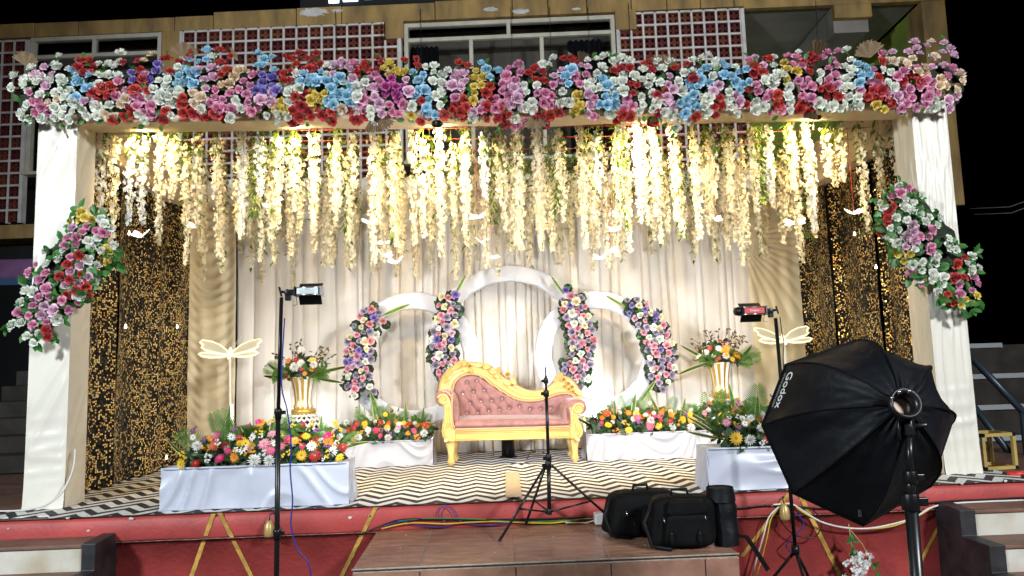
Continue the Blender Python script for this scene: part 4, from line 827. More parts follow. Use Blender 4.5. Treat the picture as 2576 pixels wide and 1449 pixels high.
# ---------------------------------------------------------------- cloth rings
def ring(label, cx, cy, Y, R, r, seed, leanback=.03):
    c = at(cx, cy, Y); k = Y/FV*.993; Ro, Ri = R*k*1.0, r*k; Rm, hw = (Ro+Ri)/2, (Ro-Ri)/2; t = empty('cloth_ring', (c.x, c.y, max(0, c.z-Ro)), label, 'ring arch')
    s = MB()
    def fn(u, v):
        a = 2*PI*u; b = 2*PI*v; cb, sb = math.cos(b), math.sin(b); cb = math.copysign(abs(cb)**.35, cb); sb = math.copysign(abs(sb)**.35, sb)
        wr = .006*abs(math.sin(a*9+nz(a*3, seed)*3+b*.7))+.006*nz(math.cos(a)*5, math.sin(a)*5, seed+b*.4)
        rad = Rm+(hw+wr)*cb; return Vector((rad*math.cos(a), (.05+wr)*sb+leanback*math.sin(a), rad*math.sin(a)))+c-t.location
    s.grid(fn, 180, 16, closeu=True, closev=True); s.build('ring', M['ring_cloth'], t)
    for sx in (-1, 1): s = MB(); s.tube([Vector((sx*.25*Ro, .02, 0))+Vector((0, 0, -t.location.z+.008)), Vector((sx*.25*Ro, .02, .1))], .012, 6); s.build('support_rod', M['gold'], t)
    return c, Ro, Ri
ring('tallest white cloth ring arch behind the sofa', 1285, 872, 9.12, 208, 168, 1)
ring('smaller white cloth ring arch at the left of the tall ring', 1039, 903, 8.98, 168, 126, 4)
ring('smaller white cloth ring arch at the right of the tall ring', 1503, 889, 8.94, 159, 116, 8)
# ---------------------------------------------------------------- leaves used on arrangements
def dracaena_mesh(seed, L=1.0, W=.075, droop=.15):
    b = MB(); leafshape(b, (0, 0, 0), (0, .15, 1), (0, -1, 0), L, W, n=9, edge=1, droop=droop, fold=.3); return b.mesh('variegated_leaf', [M['leaf_dark'] if seed else M['leaf'], M['leaf_edge']])
DRA = [dracaena_mesh(0), dracaena_mesh(1, droop=.45), dracaena_mesh(1, droop=.9)]
def frond_mesh(m_, droop, n=20):
    b = MB(); pt = [Vector((0, -.0, 0))+Vector((0, -droop*t*t, t-.35*droop*t*t)) for t in [i/n for i in range(n+1)]]; b.tube(pt, [.008*(1-i/n)+.002 for i in range(n+1)], 4)
    for i in range(2, n+1):
        t = i/n; tg = (pt[i]-pt[i-1]).normalized()
        for s in (-1, 1): leafshape(b, pt[i], tg*1.15+Vector((s, 0, 0))*.75, Vector((0, -1, .3)), .32*math.sin(PI*(t*.8+.15))+.05, .0085, n=3, droop=.2)
    return b.mesh('palm_frond', m_)
FRO = [frond_mesh(M['frond'], .15), frond_mesh(M['frond'], .6), frond_mesh(M['frond'], 1.1), frond_mesh(M['leaf_lime'], .3)]
def fern_mesh(m_):
    b = MB(); n = 14
    for i in range(n):
        t = i/n
        for s in (-1, 1): leafshape(b, (0, -.2*t*t, t), (s, -.1, .75), (0, -1, .2), .2*math.sin(PI*(t*.85+.12))+.03, .022, n=2, droop=.2)
    b.tube([(0, -.2*t*t, t) for t in (0, .3, .6, 1)], .008, 4); return b.mesh('fern_leaf', m_)
FERN = fern_mesh(M['leaf_lime'])
def q_up(dirv, roll=0):     # rotate local +Z onto dirv, local -Y kept towards the viewer
    z = Vector(dirv).normalized(); y = Vector((0, 1, 0)); x = y.cross(z).normalized(); y = z.cross(x); return Matrix((x, y, z)).transposed().to_quaternion() @ Quaternion((0, 0, 1), roll)
# flower heads
def gerbera_mesh(m_, mc, seed, np_=15, wid=.2, layers=2, name='gerbera'):
    r = random.Random(seed); b = MB()
    for l in range(layers):
        for k in range(np_):
            a = 2*PI*(k+.5*l)/np_+r.uniform(-.08, .08); up = .12+.22*l+r.uniform(-.08, .08); leafshape(b, (.1*math.cos(a), .1*math.sin(a), .02+.05*l), (math.cos(a), math.sin(a), up), (0, 0, 1), (.95-.22*l)*r.uniform(.9, 1.05), wid*.55, n=3, fold=.2, droop=.15)
    b.ball((0, 0, .1), .2, 8, 1, (1, 1, .5)); return b.mesh(name, [m_, mc])
def mum_mesh(m_, seed):
    r = random.Random(seed); b = MB()
    for l, (n, el, L) in enumerate(((14, -.15, .95), (14, .25, .95), (12, .6, .85), (9, 1.0, .7), (6, 1.35, .55))):
        for k in range(n):
            a = 2*PI*(k+.5*(l % 2))/n+r.uniform(-.1, .1); e = el+r.uniform(-.12, .12); leafshape(b, (0, 0, .15), (math.cos(a)*math.cos(e), math.sin(a)*math.cos(e), math.sin(e)), (0, 0, 1) if e < 1.2 else (1, 0, 0), L, .11, n=3, fold=.5, droop=-.15)
    return b.mesh('chrysanthemum', m_)
def spray_mesh(m_, seed):
    r = random.Random(seed); b = MB()
    for k in range(8): b.ball((r.uniform(-.8, .8), r.uniform(-.8, .8), r.uniform(0, .5)), .27, 7, 0, (1, 1, .8))
    return b.mesh('button_flower', m_)
FC = dict(white=(.82, .82, .78), pink=(.72, .12, .26), magenta=(.62, .02, .16), lightpink=(.76, .30, .42), red=(.42, .012, .012), orange=(.80, .30, .03), redor=(.62, .09, .02), yellow=(.84, .54, .03), purple=(.28, .11, .32))
FM = {k: mat('petal_'+k, c, .5, objvar=.12, trans=.15) for k, c in FC.items()}; FM['centre'] = mat('flower_centre', (.35, .22, .04), .8)
HEAD = {('g', k): gerbera_mesh(FM[k], FM['centre'], i) for i, k in enumerate(FC)}
HEAD.update({('m', k): mum_mesh(FM[k], i) for i, k in enumerate(('white', 'yellow'))}); HEAD.update({('s', k): spray_mesh(FM[k], i) for i, k in enumerate(('white', 'yellow', 'orange', 'purple'))})
HEAD[('d', 'white')] = gerbera_mesh(FM['white'], FM['centre'], 44, 12, .22, 1, 'daisy')
HN = dict(g='gerbera', m='chrysanthemum', s='button_flower', d='daisy')
# ---------------------------------------------------------------- flower columns on the rings
C1 = parse("870,885,K 850,905,V 810,900,U 785,935,H 925,910,U 890,950,V 810,965,I 960,975,K 857,995,K 740,1010,U 795,1020,I 860,1055,U 810,1060,U 760,1080,H 705,1095,I 905,1080,W 780,1125,U 820,1130,I 855,1125,K 735,1160,H 690,1130,U 775,1195,V 835,1185,I 680,1205,H 720,1220,I 760,1240,H 810,1235,V 865,1200,U 710,1270,V 680,1285,V 825,1280,W 770,1290,U 730,1315,L 690,1335,H 830,1335,H 790,1350,I 870,1260,U 695,1390,W 755,1385,U 850,1385,U 805,1405,H 745,1430,H 800,1455,U 860,1470,W 745,1485,H 690,1465,U 890,1505,U 740,1540,W", 644, 483)
C2 = parse("1450,795,K 1505,775,V 1400,790,I 1380,855,H 1490,845,U 1420,865,I 1470,895,H 1525,870,U 1395,930,H 1440,945,U 1505,930,U 1370,965,I 1405,980,H 1440,1020,U 1500,995,I 1380,1030,W 1340,1055,U 1375,1070,H 1480,1065,L 1425,1085,I 1330,1110,W 1365,1115,V 1475,1115,V 1420,1135,H 1380,1165,H 1330,1165,U 1475,1175,I 1420,1190,U 1385,1230,W 1430,1245,U 1485,1220,U 1340,1260,L 1410,1295,H 1495,1270,H 1355,1305,U 1465,1315,W 1380,1360,H 1425,1350,U 1400,1400,P", 644, 483)
C3 = parse("405,740,V 445,785,H 380,810,U 485,825,I 520,800,U 395,845,I 440,855,V 480,860,H 385,885,K 555,865,H 520,870,U 450,915,W 490,910,H 410,945,U 580,935,I 540,935,H 525,970,W 490,965,U 430,1005,H 470,995,W 550,1010,I 500,1030,H 590,990,U 450,1055,U 605,1040,U 570,1065,H 520,1080,W 465,1100,H 505,1100,U 575,1120,U 455,1140,U 530,1140,H 500,1165,U 620,1115,K 455,1180,I 570,1185,H 610,1170,U 520,1220,W 455,1220,U 580,1230,U 480,1275,W 535,1275,H 435,1295,H 400,1305,U 590,1300,U 465,1340,H 510,1335,U 555,1325,L 395,1350,U 440,1385,U 500,1395,H 540,1380,U 575,1410,W 480,1430,W", 1288, 483)
C4 = parse("870,815,U 945,810,U 905,855,V 960,855,I 1015,845,H 1005,885,V 885,915,V 1050,915,I 1005,925,U 1090,925,V 925,955,L 965,930,W 1007,970,H 1080,965,V 1125,940,I 955,1000,U 1145,1005,H 1020,1020,U 1070,1020,W 1115,1030,I 995,1060,H 1085,1060,U 1130,1060,U 1170,1080,H 1035,1095,W 1185,1060,U 1085,1120,U 1120,1110,W 1020,1135,H 1075,1160,H 1170,1155,H 1210,1145,I 1125,1190,V 1025,1190,U 1220,1200,U 1090,1220,H 1185,1215,H 1040,1250,W 1130,1270,U 1180,1260,U 1050,1295,U 1220,1270,U 1090,1330,H 1195,1315,H 1130,1330,U 1060,1340,W 1225,1325,W 1100,1400,H 1165,1375,H 1050,1390,U 1210,1380,U 1110,1440,U 1180,1430,W 1140,1490,U", 1288, 483)
for lst, label, leaves in ((C1, 'column of pink, mauve and white roses on the outer left side of the left ring', [((960, 795), 75, 1.17), ((930, 980), 75, 2.85)]), (C2, 'column of pink, mauve and white roses at the left edge of the tall ring', [((1143, 745), 62, .5)]),
                    (C3, 'column of pink, mauve and white roses at the right edge of the tall ring', [((1418, 740), 55, -.55)]), (C4, 'column of pink, mauve and white roses on the outer right side of the right ring', [((1575, 775), 60, -.95), ((1650, 955), 65, -2.5)])):
    Yc = 8.9; ys = sorted(y for _, y, _, _ in lst); mx, my = sum(a[0] for a in lst)/len(lst), sum(a[1] for a in lst)/len(lst)
    c = at(mx, ys[-1], Yc); t = empty('rose_column', c, label, 'flower column', 'rose columns on the rings'); lp = []
    for (x, y, cc, n) in lst:
        near = [a[0] for a in lst if abs(a[1]-y) < 45]; xm = sum(near)/len(near); q = max(-1, min(1, (x-xm)/42)); dep = Yc-.12-.07*math.sqrt(1-q*q)+random.uniform(-.02, .02)
        p = rose_at(t, x, y, dep, cc, .047, (q*.7, -1, .12)); lp.append((p+Vector((random.uniform(-.04, .04), .05, random.uniform(-.04, .04))), (q*.7, -.8, 0)))
    scatter_leaves('leaves', M['leaf_dark'], t, lp, .075, n=4); scatter_leaves('bright_leaves', M['leaf'], t, lp[::2], .065, n=2)
    cb = MB(); 
    for p, _ in lp: cb.ball(p+Vector((0, .05, 0))-c, .06, 6)
    cb.build('foam_core', M['core'], t)
    for (xy, L_, ang) in leaves:
        p = at(*xy, Yc-.16); inst('variegated_leaf', DRA[0], t, p-c, q_up((math.sin(ang), -.1, math.cos(ang)), PI*0), (L_*.0048, L_*.0048, L_*.0048))
# ---------------------------------------------------------------- satin covered boxes
def draped_box(label, x0, x1, y0, y1, h, m_, seed, ruffle=None):
    t = empty('draped_box', ((x0+x1)/2, (y0+y1)/2, .006), label, 'display box'); L = t.location; r = random.Random(seed); W = x1-x0
    an = [(r.uniform(0, W), -.02, r.choice((9, 11, 14)), .05, r.uniform(.25, .5), r.uniform(0, 3)) for _ in range(5)]+[(W, h*.2, 14, .06, .35, .5), (0, 0, 12, .06, .4, .2)]
    s = MB(); s.grid(lambda u, v: (lerp(x0-.02, x1+.02, u)-L.x, y0-.036*ridges(u*W, v*h, .9+.5*math.sin(u*5+seed), 7, seed)*min(1, (1-v)*4+.1)-.012*(1-v)+.004*nz(u*W*9, v*3, seed)-L.y, .004+v*h+.004*nz(u*5, seed)*(1-v)), int(W*60), 26); s.build('front_cloth', m_, t)
    s = MB(); s.grid(lambda u, v: (lerp(x0, x1, u)-L.x, lerp(y0-.004, y1, v)-L.y, h+.005*nz(u*6, v*4, seed)), 30, 8); s.build('top_cloth', m_, t)
    for nm, x, sg in (('side_cloth', x0, -1), ('side_cloth', x1, 1)):
        an2 = [(r.uniform(0, .5), 0, 8, .07, .3, 1) for _ in range(3)]
        s = MB(); s.grid(lambda u, v: (x+sg*(.008+.03*abs(math.sin(u*17+seed+v*2))*(1-v)+.02*ridges(u*.5, v*h, 1.2, 8, seed)*min(1, 4*(1-v)))-L.x, lerp(y0, y1, u)-L.y, .004+v*(h-.001)), 24, 16); s.build(nm, m_, t)
    s = MB(); s.grid(lambda u, v: (lerp(x0, x1, u)-L.x, y1-L.y, .004+v*(h-.002)), 4, 2); s.build('back_cloth', m_, t)
    s = MB(); s.tube([(lerp(x0, x1, k/20)-L.x, y0-.004-L.y, h+.004*nz(k*.6, seed)-.004) for k in range(21)], .009, 6); s.build('hem_edge', m_, t)
    return t
BX = [(-2.77, -1.35, 6.05, 6.42, .325, 'satin_cool', 'large white satin covered box at the left front edge of the stage'), (-1.79, -.84, 8.38, 8.8, .275, 'box_cloth', 'white cloth covered box left of the sofa'),
      (.885, 2.10, 8.22, 8.66, .285, 'box_cloth', 'white cloth covered box right of the sofa'), (2.13, 3.05, 8.18, 8.66, .29, 'box_cloth', 'white cloth covered box farther right, half behind the front box'), (1.545, 2.95, 6.0, 6.34, .335, 'satin_cool', 'large white satin covered box at the right front edge, behind the tube bag')]
for i, (a, b, c, d, h, m_, lab) in enumerate(BX): draped_box(lab, a, b, c, d, h, M[m_], 31+i*7)
# ---------------------------------------------------------------- flower beds
def bed(label, x0, x1, y0, y1, z, hts, heads, fill, seed, fronds, dr, ferns, k_px):
    c = Vector(((x0+x1)/2, (y0+y1)/2, z)); t = empty('flower_bed', c, label, 'flower arrangement'); r = random.Random(seed)
    # foliage mass: low mound
    core_ = MB(); core_.grid(lambda u, v: (lerp(x0+.05, x1-.05, u)-c.x, lerp(y0+.05, y1, v)-c.y, hts*.42*math.sin(PI*min(1, v*.75+.12))*math.sin(PI*(u*.9+.05))**.35*(1+.3*nz(u*9, v*5, seed))), 30, 8); core_.build('foam_base', M['core'], t)
    pts = []
    for k in range(int(fill)):
        u, v = r.random(), r.random(); hh = hts*(.1+.62*v*math.sin(PI*(u*.88+.06))**.4)*r.uniform(.5, 1.0); pts.append((Vector((lerp(x0, x1, u), lerp(y0, y1, v), z+hh)), Vector((r.gauss(0, .5), -.7, .8))))
    random.seed(seed); scatter_leaves('foliage', M['leaf_dark'], t, pts, .075, n=2)
    scatter_leaves('low_foliage', M['leaf_dark'], t, [(Vector((lerp(x0, x1, r.random()), y0+r.uniform(-.03, .1), z+r.uniform(.01, .08))), Vector((r.gauss(0, .5), -1, .3))) for _ in range(int(fill*.3))], .08, n=2)
    scatter_leaves('pale_foliage', M['frond'], t, [(p, n_) for p, n_ in pts if p.z > z+hts*.4][:int(fill*.25)], .09, n=2)
    for (x, y, kd, col, rad) in heads:
        # depth: higher in the picture = further back in the bed
        pf = at(x, y, y0+.03); v = max(0, min(1, (pf.z-z)/(hts*1.05))); Yd = lerp(y0-.07, max(y0+.12, y1-.22), v**1.2); p = at(x, y, Yd); p.z = max(p.z, z+.03); rr_ = rad*k_px
        inst(HN[kd], HEAD[(kd, col)], t, p-c, face_q((r.gauss(0, .4), -1+.2*r.random(), .45+r.gauss(0, .3)), r.uniform(0, 6)), rr_)
    for _ in range(int(fill*.12)):
        u, v = r.random(), r.uniform(.1, .95); p = Vector((lerp(x0, x1, u), lerp(y0, y1, v)-.05, z+hts*(.25+.7*v)*math.sin(PI*(u*.88+.06))**.4*r.uniform(.75, 1.1)))
        kd, col, rad = r.choice([('g', 'orange', .035), ('s', 'yellow', .03), ('s', 'purple', .03), ('g', 'red', .035), ('g', 'yellow', .035), ('s', 'white', .028), ('g', 'lightpink', .04), ('m', 'white', .032), ('s', 'orange', .03), ('g', 'magenta', .034)])
        inst(HN[kd], HEAD[(kd, col)], t, p-c, face_q((r.gauss(0, .5), -1, .5+r.gauss(0, .3)), r.uniform(0, 6)), rad)
    for k in range(fronds):
        u = (k+r.random())/fronds; a = (u-.5)*1.5+r.uniform(-.35, .35); inst('palm_frond', FRO[r.choice((0, 0, 1))], t, Vector((lerp(x0+.05, x1-.05, u), y1-r.uniform(.02, .15), z+.04))-c, q_up((math.sin(a), -.15, math.cos(a)), r.uniform(-.3, .3)), hts*r.uniform(.8, 1.15)*(1 if u < .62 or x0 > -2 else .7))
    for (u, a, s_, kk) in dr: inst('variegated_leaf', DRA[kk], t, Vector((lerp(x0, x1, u), y1-.12 if abs(a) < 1.2 else y0+.1, z+.06))-c, q_up((math.sin(a), -.25, math.cos(a)), r.uniform(-.5, .5)), hts*s_)
    for (u, a, s_) in ferns: inst('fern_leaf', FERN, t, Vector((lerp(x0, x1, u), y1-.03, z+.05))-c, q_up((math.sin(a), -.1, math.cos(a))), hts*s_*.85)
def H(txt, fx, fy, k):
    out = []
    for tok in txt.split():
        a = tok.split(','); out.append((fx+float(a[0])*k, fy+float(a[1])*k, a[2][0], dict(w='white', p='pink', M='magenta', l='lightpink', r='red', o='orange', O='redor', y='yellow', u='purple')[a[2][1]], float(a[3])*k))
    return out
h1 = H("310,970,mw,55 820,1130,mw,70 955,1110,mw,60 715,1000,dw,65 615,885,dw,42 800,890,dw,50 1520,1010,dw,55 905,950,gl,65 960,1010,gp,55 1470,885,gM,60 980,860,gl,48 1120,910,gM,45 510,1080,gM,48 480,880,gp,45 580,1010,gM,34 1060,970,gp,40 460,960,gO,56 1480,935,go,52 640,1070,go,52 1180,920,go,45 740,945,gy,48 1280,880,gy,46 1360,1055,gr,66 295,1145,gr,48 1610,980,gr,50 165,1140,gy,56 1240,1050,gy,56 1580,1070,gy,50 505,935,sw,42 400,1070,sw,46 405,1110,sw,36 890,1030,sw,46 640,1000,sw,34 780,1040,sy,50 1110,1040,sy,44 1470,1045,sy,40 180,1050,sy,42 1440,1160,sw,30 290,820,su,44 650,830,su,36 1385,835,su,42 1460,965,su,38 1330,970,dw,50 1000,945,dw,45 270,890,dw,32 860,845,sy,36 1060,860,sy,32", 408.8, 849, .2822)
bed('large mixed bed of gerberas and chrysanthemums on the left front box', -2.62, -1.44, 6.10, 6.44, .335, .37, h1, 520, 3, 14, [(.22, -.1, 1.1, 0), (.48, .3, .8, 1), (.86, .05, .8, 0), (.0, -1.2, .7, 1), (.97, 1.1, .7, 1)], [], 1/325)
h2 = H("600,295,gy,26 630,345,gy,26 820,300,gy,26 990,330,gy,28 685,295,mw,28 770,405,mw,33 1000,420,mw,33 1270,375,mw,36 845,345,dw,26 1065,345,mw,26 760,300,gr,26 940,295,gr,26 735,335,gr,28 1160,300,gr,26 1275,310,gr,28 905,350,gM,28 1190,355,gp,26 940,390,gp,26 700,350,gO,28 1000,300,gO,24 740,420,go,26 1215,400,go,28 1150,370,go,24 850,390,sw,26 1005,365,su,24 560,360,go,26 790,365,sy,22 1080,300,dw,24", 644, 966, 1/3)
bed('small flower bed with yellow, red and white heads on the box left of the sofa', -1.78, -.86, 8.4, 8.78, .285, .32, h2, 330, 7, 9, [(.55, .1, .95, 0), (.7, -.05, 1.05, 0), (.88, .1, .9, 0), (.35, -.1, 1.1, 0)], [(.2, -.3, 1.3), (.3, .0, 1.5), (.45, .1, 1.3), (.4, -.1, 1.2)], 1/215)
h3 = H("180,735,gO,38 480,775,gp,42 605,860,gp,42 615,795,mw,42 810,870,mw,45 1000,885,mw,45 440,790,dw,32 200,845,gy,38 400,905,gy,38 470,735,gy,36 685,850,gy,42 810,745,go,40 920,795,gy,42 1005,800,go,40 290,900,so,34 400,730,go,30 250,770,go,30 800,810,gr,34 1110,860,gr,38 705,800,gr,30 370,830,sy,34 880,840,so,30 500,830,su,30 940,735,su,30 990,740,gy,32 1000,700,dw,28 560,745,dw,26 640,735,mw,26", 1477.9, 849, .2604)
bed('flower bed with orange, pink and white heads on the box right of the sofa', .95, 2.1, 8.25, 8.64, .295, .33, h3, 400, 11, 9, [(.02, -1.0, .7, 1), (.42, .05, 1.1, 0), (.72, -.25, 1.0, 1), (.25, .1, .9, 0), (.9, .3, .9, 0)], [(.35, -.1, 1.3), (.5, .1, 1.2), (.6, .0, 1.4), (.55, -.3, 1.1)], 1/215)
h3b = H("1280,850,gy,38 1370,835,gO,48 1210,800,sw,34 1290,760,gy,30 1400,770,dw,34 1480,700,go,30 1650,670,go,34", 1477.9, 849, .2604)
bed('pale leafy flower bed on the farther right box, behind the yellow gerbera', 2.15, 3.0, 8.2, 8.64, .30, .36, h3b, 300, 17, 8, [(.12, -1.2, .9, 1), (.55, 0, 1.2, 0)], [(.2, -.1, 1.2), (.35, .1, 1.3)], 1/215)
h4 = H("1435,975,gy,74 1580,1000,mw,70 1580,790,mw,52 1680,880,mw,52 1445,860,su,38 1440,905,su,28 1690,1075,sw,36 1720,1100,sw,30 1520,830,dw,40 1720,990,gr,40", 1477.9, 849, .2604)
bed('dark leafy flower bed with a big yellow gerbera on the right front box', 1.68, 2.85, 6.04, 6.36, .345, .42, h4, 420, 23, 9, [(.02, -.8, .6, 2), (.0, -1.4, .5, 2), (.3, 0, .8, 0)], [], 1/325)
# ---------------------------------------------------------------- vases on pierced globe stands
def vase_set(gx, gy, Y, R, which, heads, seed):
    c = at(gx, gy, Y); zc = c.z; g = empty('globe_stand', (c.x, c.y, .006), 'pierced cream globe stand under the %s vase' % which, 'stand')
    # pierced sphere: hexagonal lattice struts in rows
    s = MB(); rows = 8; per = 18
    for j in range(rows+1):
        th = lerp(.38, PI-.5, j/rows); n = 72; pts = []
        for k in range(n+1):
            ph = 2*PI*k/n; th2 = th+.09*math.sin(ph*per+(j % 2)*PI); pts.append((R*math.sin(th2)*math.cos(ph), R*math.sin(th2)*math.sin(ph), zc+R*math.cos(th2)))
        s.tube(pts, .016, 5, cap=False)
    s.build('pierced_globe', M['vase_white'], g)
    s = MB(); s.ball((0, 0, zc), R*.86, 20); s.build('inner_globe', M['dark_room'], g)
    s = MB(); s.lathe([(0, 0), (R*.75, 0), (R*.75, .05), (R*.5, .09), (R*.45, max(.1, zc-R*.8))], 24); s.build('foot', M['vase_white'], g)
    s = MB(); zt = zc+R*.9; s.lathe([(R*.3, zt-.02), (R*.62, zt), (R*.66, zt+.025), (R*.62, zt+.05), (R*.4, zt+.055), (0, zt+.056)], 26); s.build('gold_collar', M['vase_gold'], g)
    zt += .058
    v = empty('fluted_vase', (c.x, c.y, zt), '%s tall fluted white and gold vase on the globe stand' % which, 'vase')
    prof = [(0, 0), (.105, 0), (.115, .03), (.10, .06), (.102, .12), (.112, .2), (.128, .28), (.15, .34), (.158, .36), (.148, .37), (.13, .35), (0, .34)]
    s = MB(); n = 72
    s.lathe(prof, n, wob=lambda a, z: 1+.035*math.cos(a*2*PI*12)); s.m = [1 if ((i % n)//3) % 2 == 0 else 0 for i in range(len(s.f))]; s.build('body', [M['vase_white'], M['vase_gold']], v)
    top = Vector((c.x, c.y, zt+.37)); a = empty('vase_bouquet', top, 'bouquet with drooping palm leaves in the %s vase' % which, 'bouquet'); r = random.Random(seed)
    pts = []
    for k in range(170):
        d = Vector((r.gauss(0, 1), r.gauss(0, 1), abs(r.gauss(0, .9)))).normalized(); q = d*r.uniform(.08, .27); pts.append((top+Vector((q.x*1.05, q.y*.8, q.z*.95)), d))
    random.seed(seed); scatter_leaves('foliage', M['leaf_dark'], a, pts, .07, n=3); s = MB(); s.ball((0, 0, .06), .15, 12, 0, (1.1, 1, .8)); s.build('foam_core', M['core'], a)
    for (x, y, kd, col, rad) in heads:
        p = at(x, y, Y-.2); inst(HN[kd], HEAD[(kd, col)], a, p-top, face_q(((p.x-top.x)*3, -1, .4), r.uniform(0, 6)), rad/205)
    for k in range(26):
        d = Vector((r.gauss(0, .8), -abs(r.gauss(0, .7)), abs(r.gauss(.4, .5)))).normalized(); p = d*r.uniform(.2, .3); kd, col, rad = r.choice([('g', 'orange', .03), ('s', 'purple', .022), ('s', 'white', .022), ('g', 'red', .028), ('s', 'orange', .024)]); inst(HN[kd], HEAD[(kd, col)], a, p, face_q(d), rad)
    tw = MB()
    for k in range(12):
        an = r.uniform(-1.2, 1.2); e = Vector((math.sin(an)*.36, r.uniform(-.15, .1), .12+math.cos(an)*.28)); tw.tube([(0, 0, .05), e*.6, e], .003, 4)
        for q in range(5): leafshape(tw, e*(.6+.1*q), (r.gauss(0, 1), r.gauss(0, .5), r.gauss(.3, .6)), (0, -1, 0), .05, .012, n=2)
    tag(tw.build('twigs', mat('twig', (.10, .07, .03), .7), a), kind='stuff')
    for (an, s_, kk) in [(-1.25, .42, 2), (-1.6, .38, 2), (1.25, .42, 2), (1.55, .4, 2), (-.9, .3, 2), (.6, .32, 2), (1.75, .36, 2)]: inst('palm_frond', FRO[2] if s_ < .39 else FRO[1], a, (math.sin(an)*.1, -.1, .0), q_up((math.sin(an), -.3, math.cos(an)+.15)), s_)
    for (an, s_, kk) in [(-1.3, .34, 2), (-1.75, .34, 2), (1.3, .36, 2), (2.0, .3, 2)]: inst('variegated_leaf', DRA[kk], a, (math.sin(an)*.12, -.12, .0), q_up((math.sin(an), -.3, math.cos(an)+.1), r.uniform(-.4, .4)), s_)
hv = H("1180,265,mw,48 1235,235,mw,40 1345,245,mw,40 1240,110,mw,34 1190,200,gr,28 1120,210,go,30 1340,205,gy,34 1420,245,dw,30 1230,285,gM,26 1080,225,dw,30 1330,285,go,26", 408.8, 849, .2822)
vase_set(764, 1084, 8.75, .215, 'left', hv, 3)
hv = H("1145,150,mw,40 1335,180,mw,40 1265,110,mw,34 1340,115,go,44 1440,165,go,44 1180,105,gr,30 1080,190,dw,34 1220,175,dw,24 1290,120,gy,30 1400,210,gy,30", 1477.9, 849, .2604)
vase_set(1818, 1044, 8.78, .215, 'right', hv, 9)

# ---------------------------------------------------------------- sofa
SO = Vector((.056, 8.45, .008)); sofa = empty('carved_sofa', SO, 'gold carved sofa with mauve tufted velvet, curved back and scroll arms', 'sofa')
YFt, YBk = 8.12, 8.62
def S(sx, sy, Y): return at(1037.7+sx*.2257, 867.9+sy*.2257, Y)-SO
def resample(pts, n):
    pts = [Vector((a, b, 0)) for a, b in pts]; 
    # catmull-rom densify then arclength resample
    dn = []
    for i in range(len(pts)-1):
        p0, p1, p2, p3 = pts[max(i-1, 0)], pts[i], pts[i+1], pts[min(i+2, len(pts)-1)]
        for k in range(8):
            t = k/8; dn.append(.5*((2*p1)+(p2-p0)*t+(2*p0-5*p1+4*p2-p3)*t*t+(3*p1-p0-3*p2+p3)*t**3))
    dn.append(pts[-1]); L = [0]
    for a, b in zip(dn, dn[1:]): L.append(L[-1]+(b-a).length)
    out = []; j = 0
    for i in range(n+1):
        d = L[-1]*i/n
        while j < len(L)-2 and L[j+1] < d: j += 1
        t = (d-L[j])/max(1e-9, L[j+1]-L[j]); p = dn[j].lerp(dn[j+1], t); out.append((p.x, p.y))
    return out
outer = resample([(288, 520), (300, 430), (335, 345), (400, 275), (480, 230), (560, 205), (650, 192), (760, 200), (850, 228), (930, 285), (1010, 345), (1090, 400), (1180, 452), (1250, 490), (1330, 508), (1420, 500), (1500, 475), (1560, 430), (1600, 370), (1650, 340), (1720, 352), (1790, 398), (1850, 480), (1868, 560), (1866, 640)], 90)
inner = resample([(450, 560), (452, 480), (478, 412), (530, 360), (600, 330), (680, 325), (760, 350), (830, 395), (900, 450), (980, 505), (1060, 555), (1140, 598), (1230, 620), (1320, 625), (1420, 615), (1520, 585), (1600, 555), (1700, 540), (1780, 560), (1836, 640)], 90)
s = MB()
def bf(u, v):
    i = min(90, int(round(u*90))); o, n_ = outer[i], inner[i]; a = 2*PI*v
    f = .5-.5*math.cos(a); f = min(1, max(0, (f-.5)*1.08+.5)); x, y = lerp(o[0], n_[0], f), lerp(o[1], n_[1], f)
    d = -math.sin(a); d = math.copysign(abs(d)**.55, d)*.045; groove = .008*math.cos(f*PI*6) if d < 0 else 0
    p = S(x, y, YBk-.02); p.y += d+groove*(1 if d < 0 else 0); return p
s.grid(bf, 90, 28, closev=True); s.build('back_frame', M['gold'], sofa)
# velvet edge roll behind the frame
s = MB(); s.tube([S(x, y+14, YBk+.05) for x, y in outer], .022, 8); s.build('back_cover', M['velvet'], sofa)
# tufted back
BT = [(605, 418), (718, 400), (560, 545), (680, 522), (800, 508), (645, 650), (762, 630), (883, 622), (1000, 600), (607, 765), (728, 755), (850, 738), (970, 722), (1080, 705), (1195, 687), (1310, 715), (1427, 710), (1540, 705)]
import bisect as _b
inx = sorted(inner, key=lambda p: p[0]); ixs = [p[0] for p in inx]
def topy(x):
    i = max(1, min(len(inx)-1, _b.bisect(ixs, x))); a, b = inx[i-1], inx[i]; return lerp(a[1], b[1], max(0, min(1, (x-a[0])/max(1e-6, b[0]-a[0]))))
SEG = []
for i, p in enumerate(BT):
    for q in BT[i+1:]:
        d = math.hypot(p[0]-q[0], p[1]-q[1])
        if d < 165 and abs(p[1]-q[1]) > 30: SEG.append((p, q))
    if p[1] > 680: SEG.append((p, (p[0]+25, 835)))
def tuft(x, y):
    d = 0
    for (bx, by) in BT: d += .035*math.exp(-((x-bx)**2+(y-by)**2)/(24**2))
    m_ = 0
    for (p, q) in SEG:
        vx, vy = q[0]-p[0], q[1]-p[1]; l2 = vx*vx+vy*vy; t = max(0, min(1, ((x-p[0])*vx+(y-p[1])*vy)/l2)); e = math.hypot(x-p[0]-t*vx, y-p[1]-t*vy); m_ = max(m_, .014*math.exp(-(e/10)**2))
    return d+m_
s = MB()
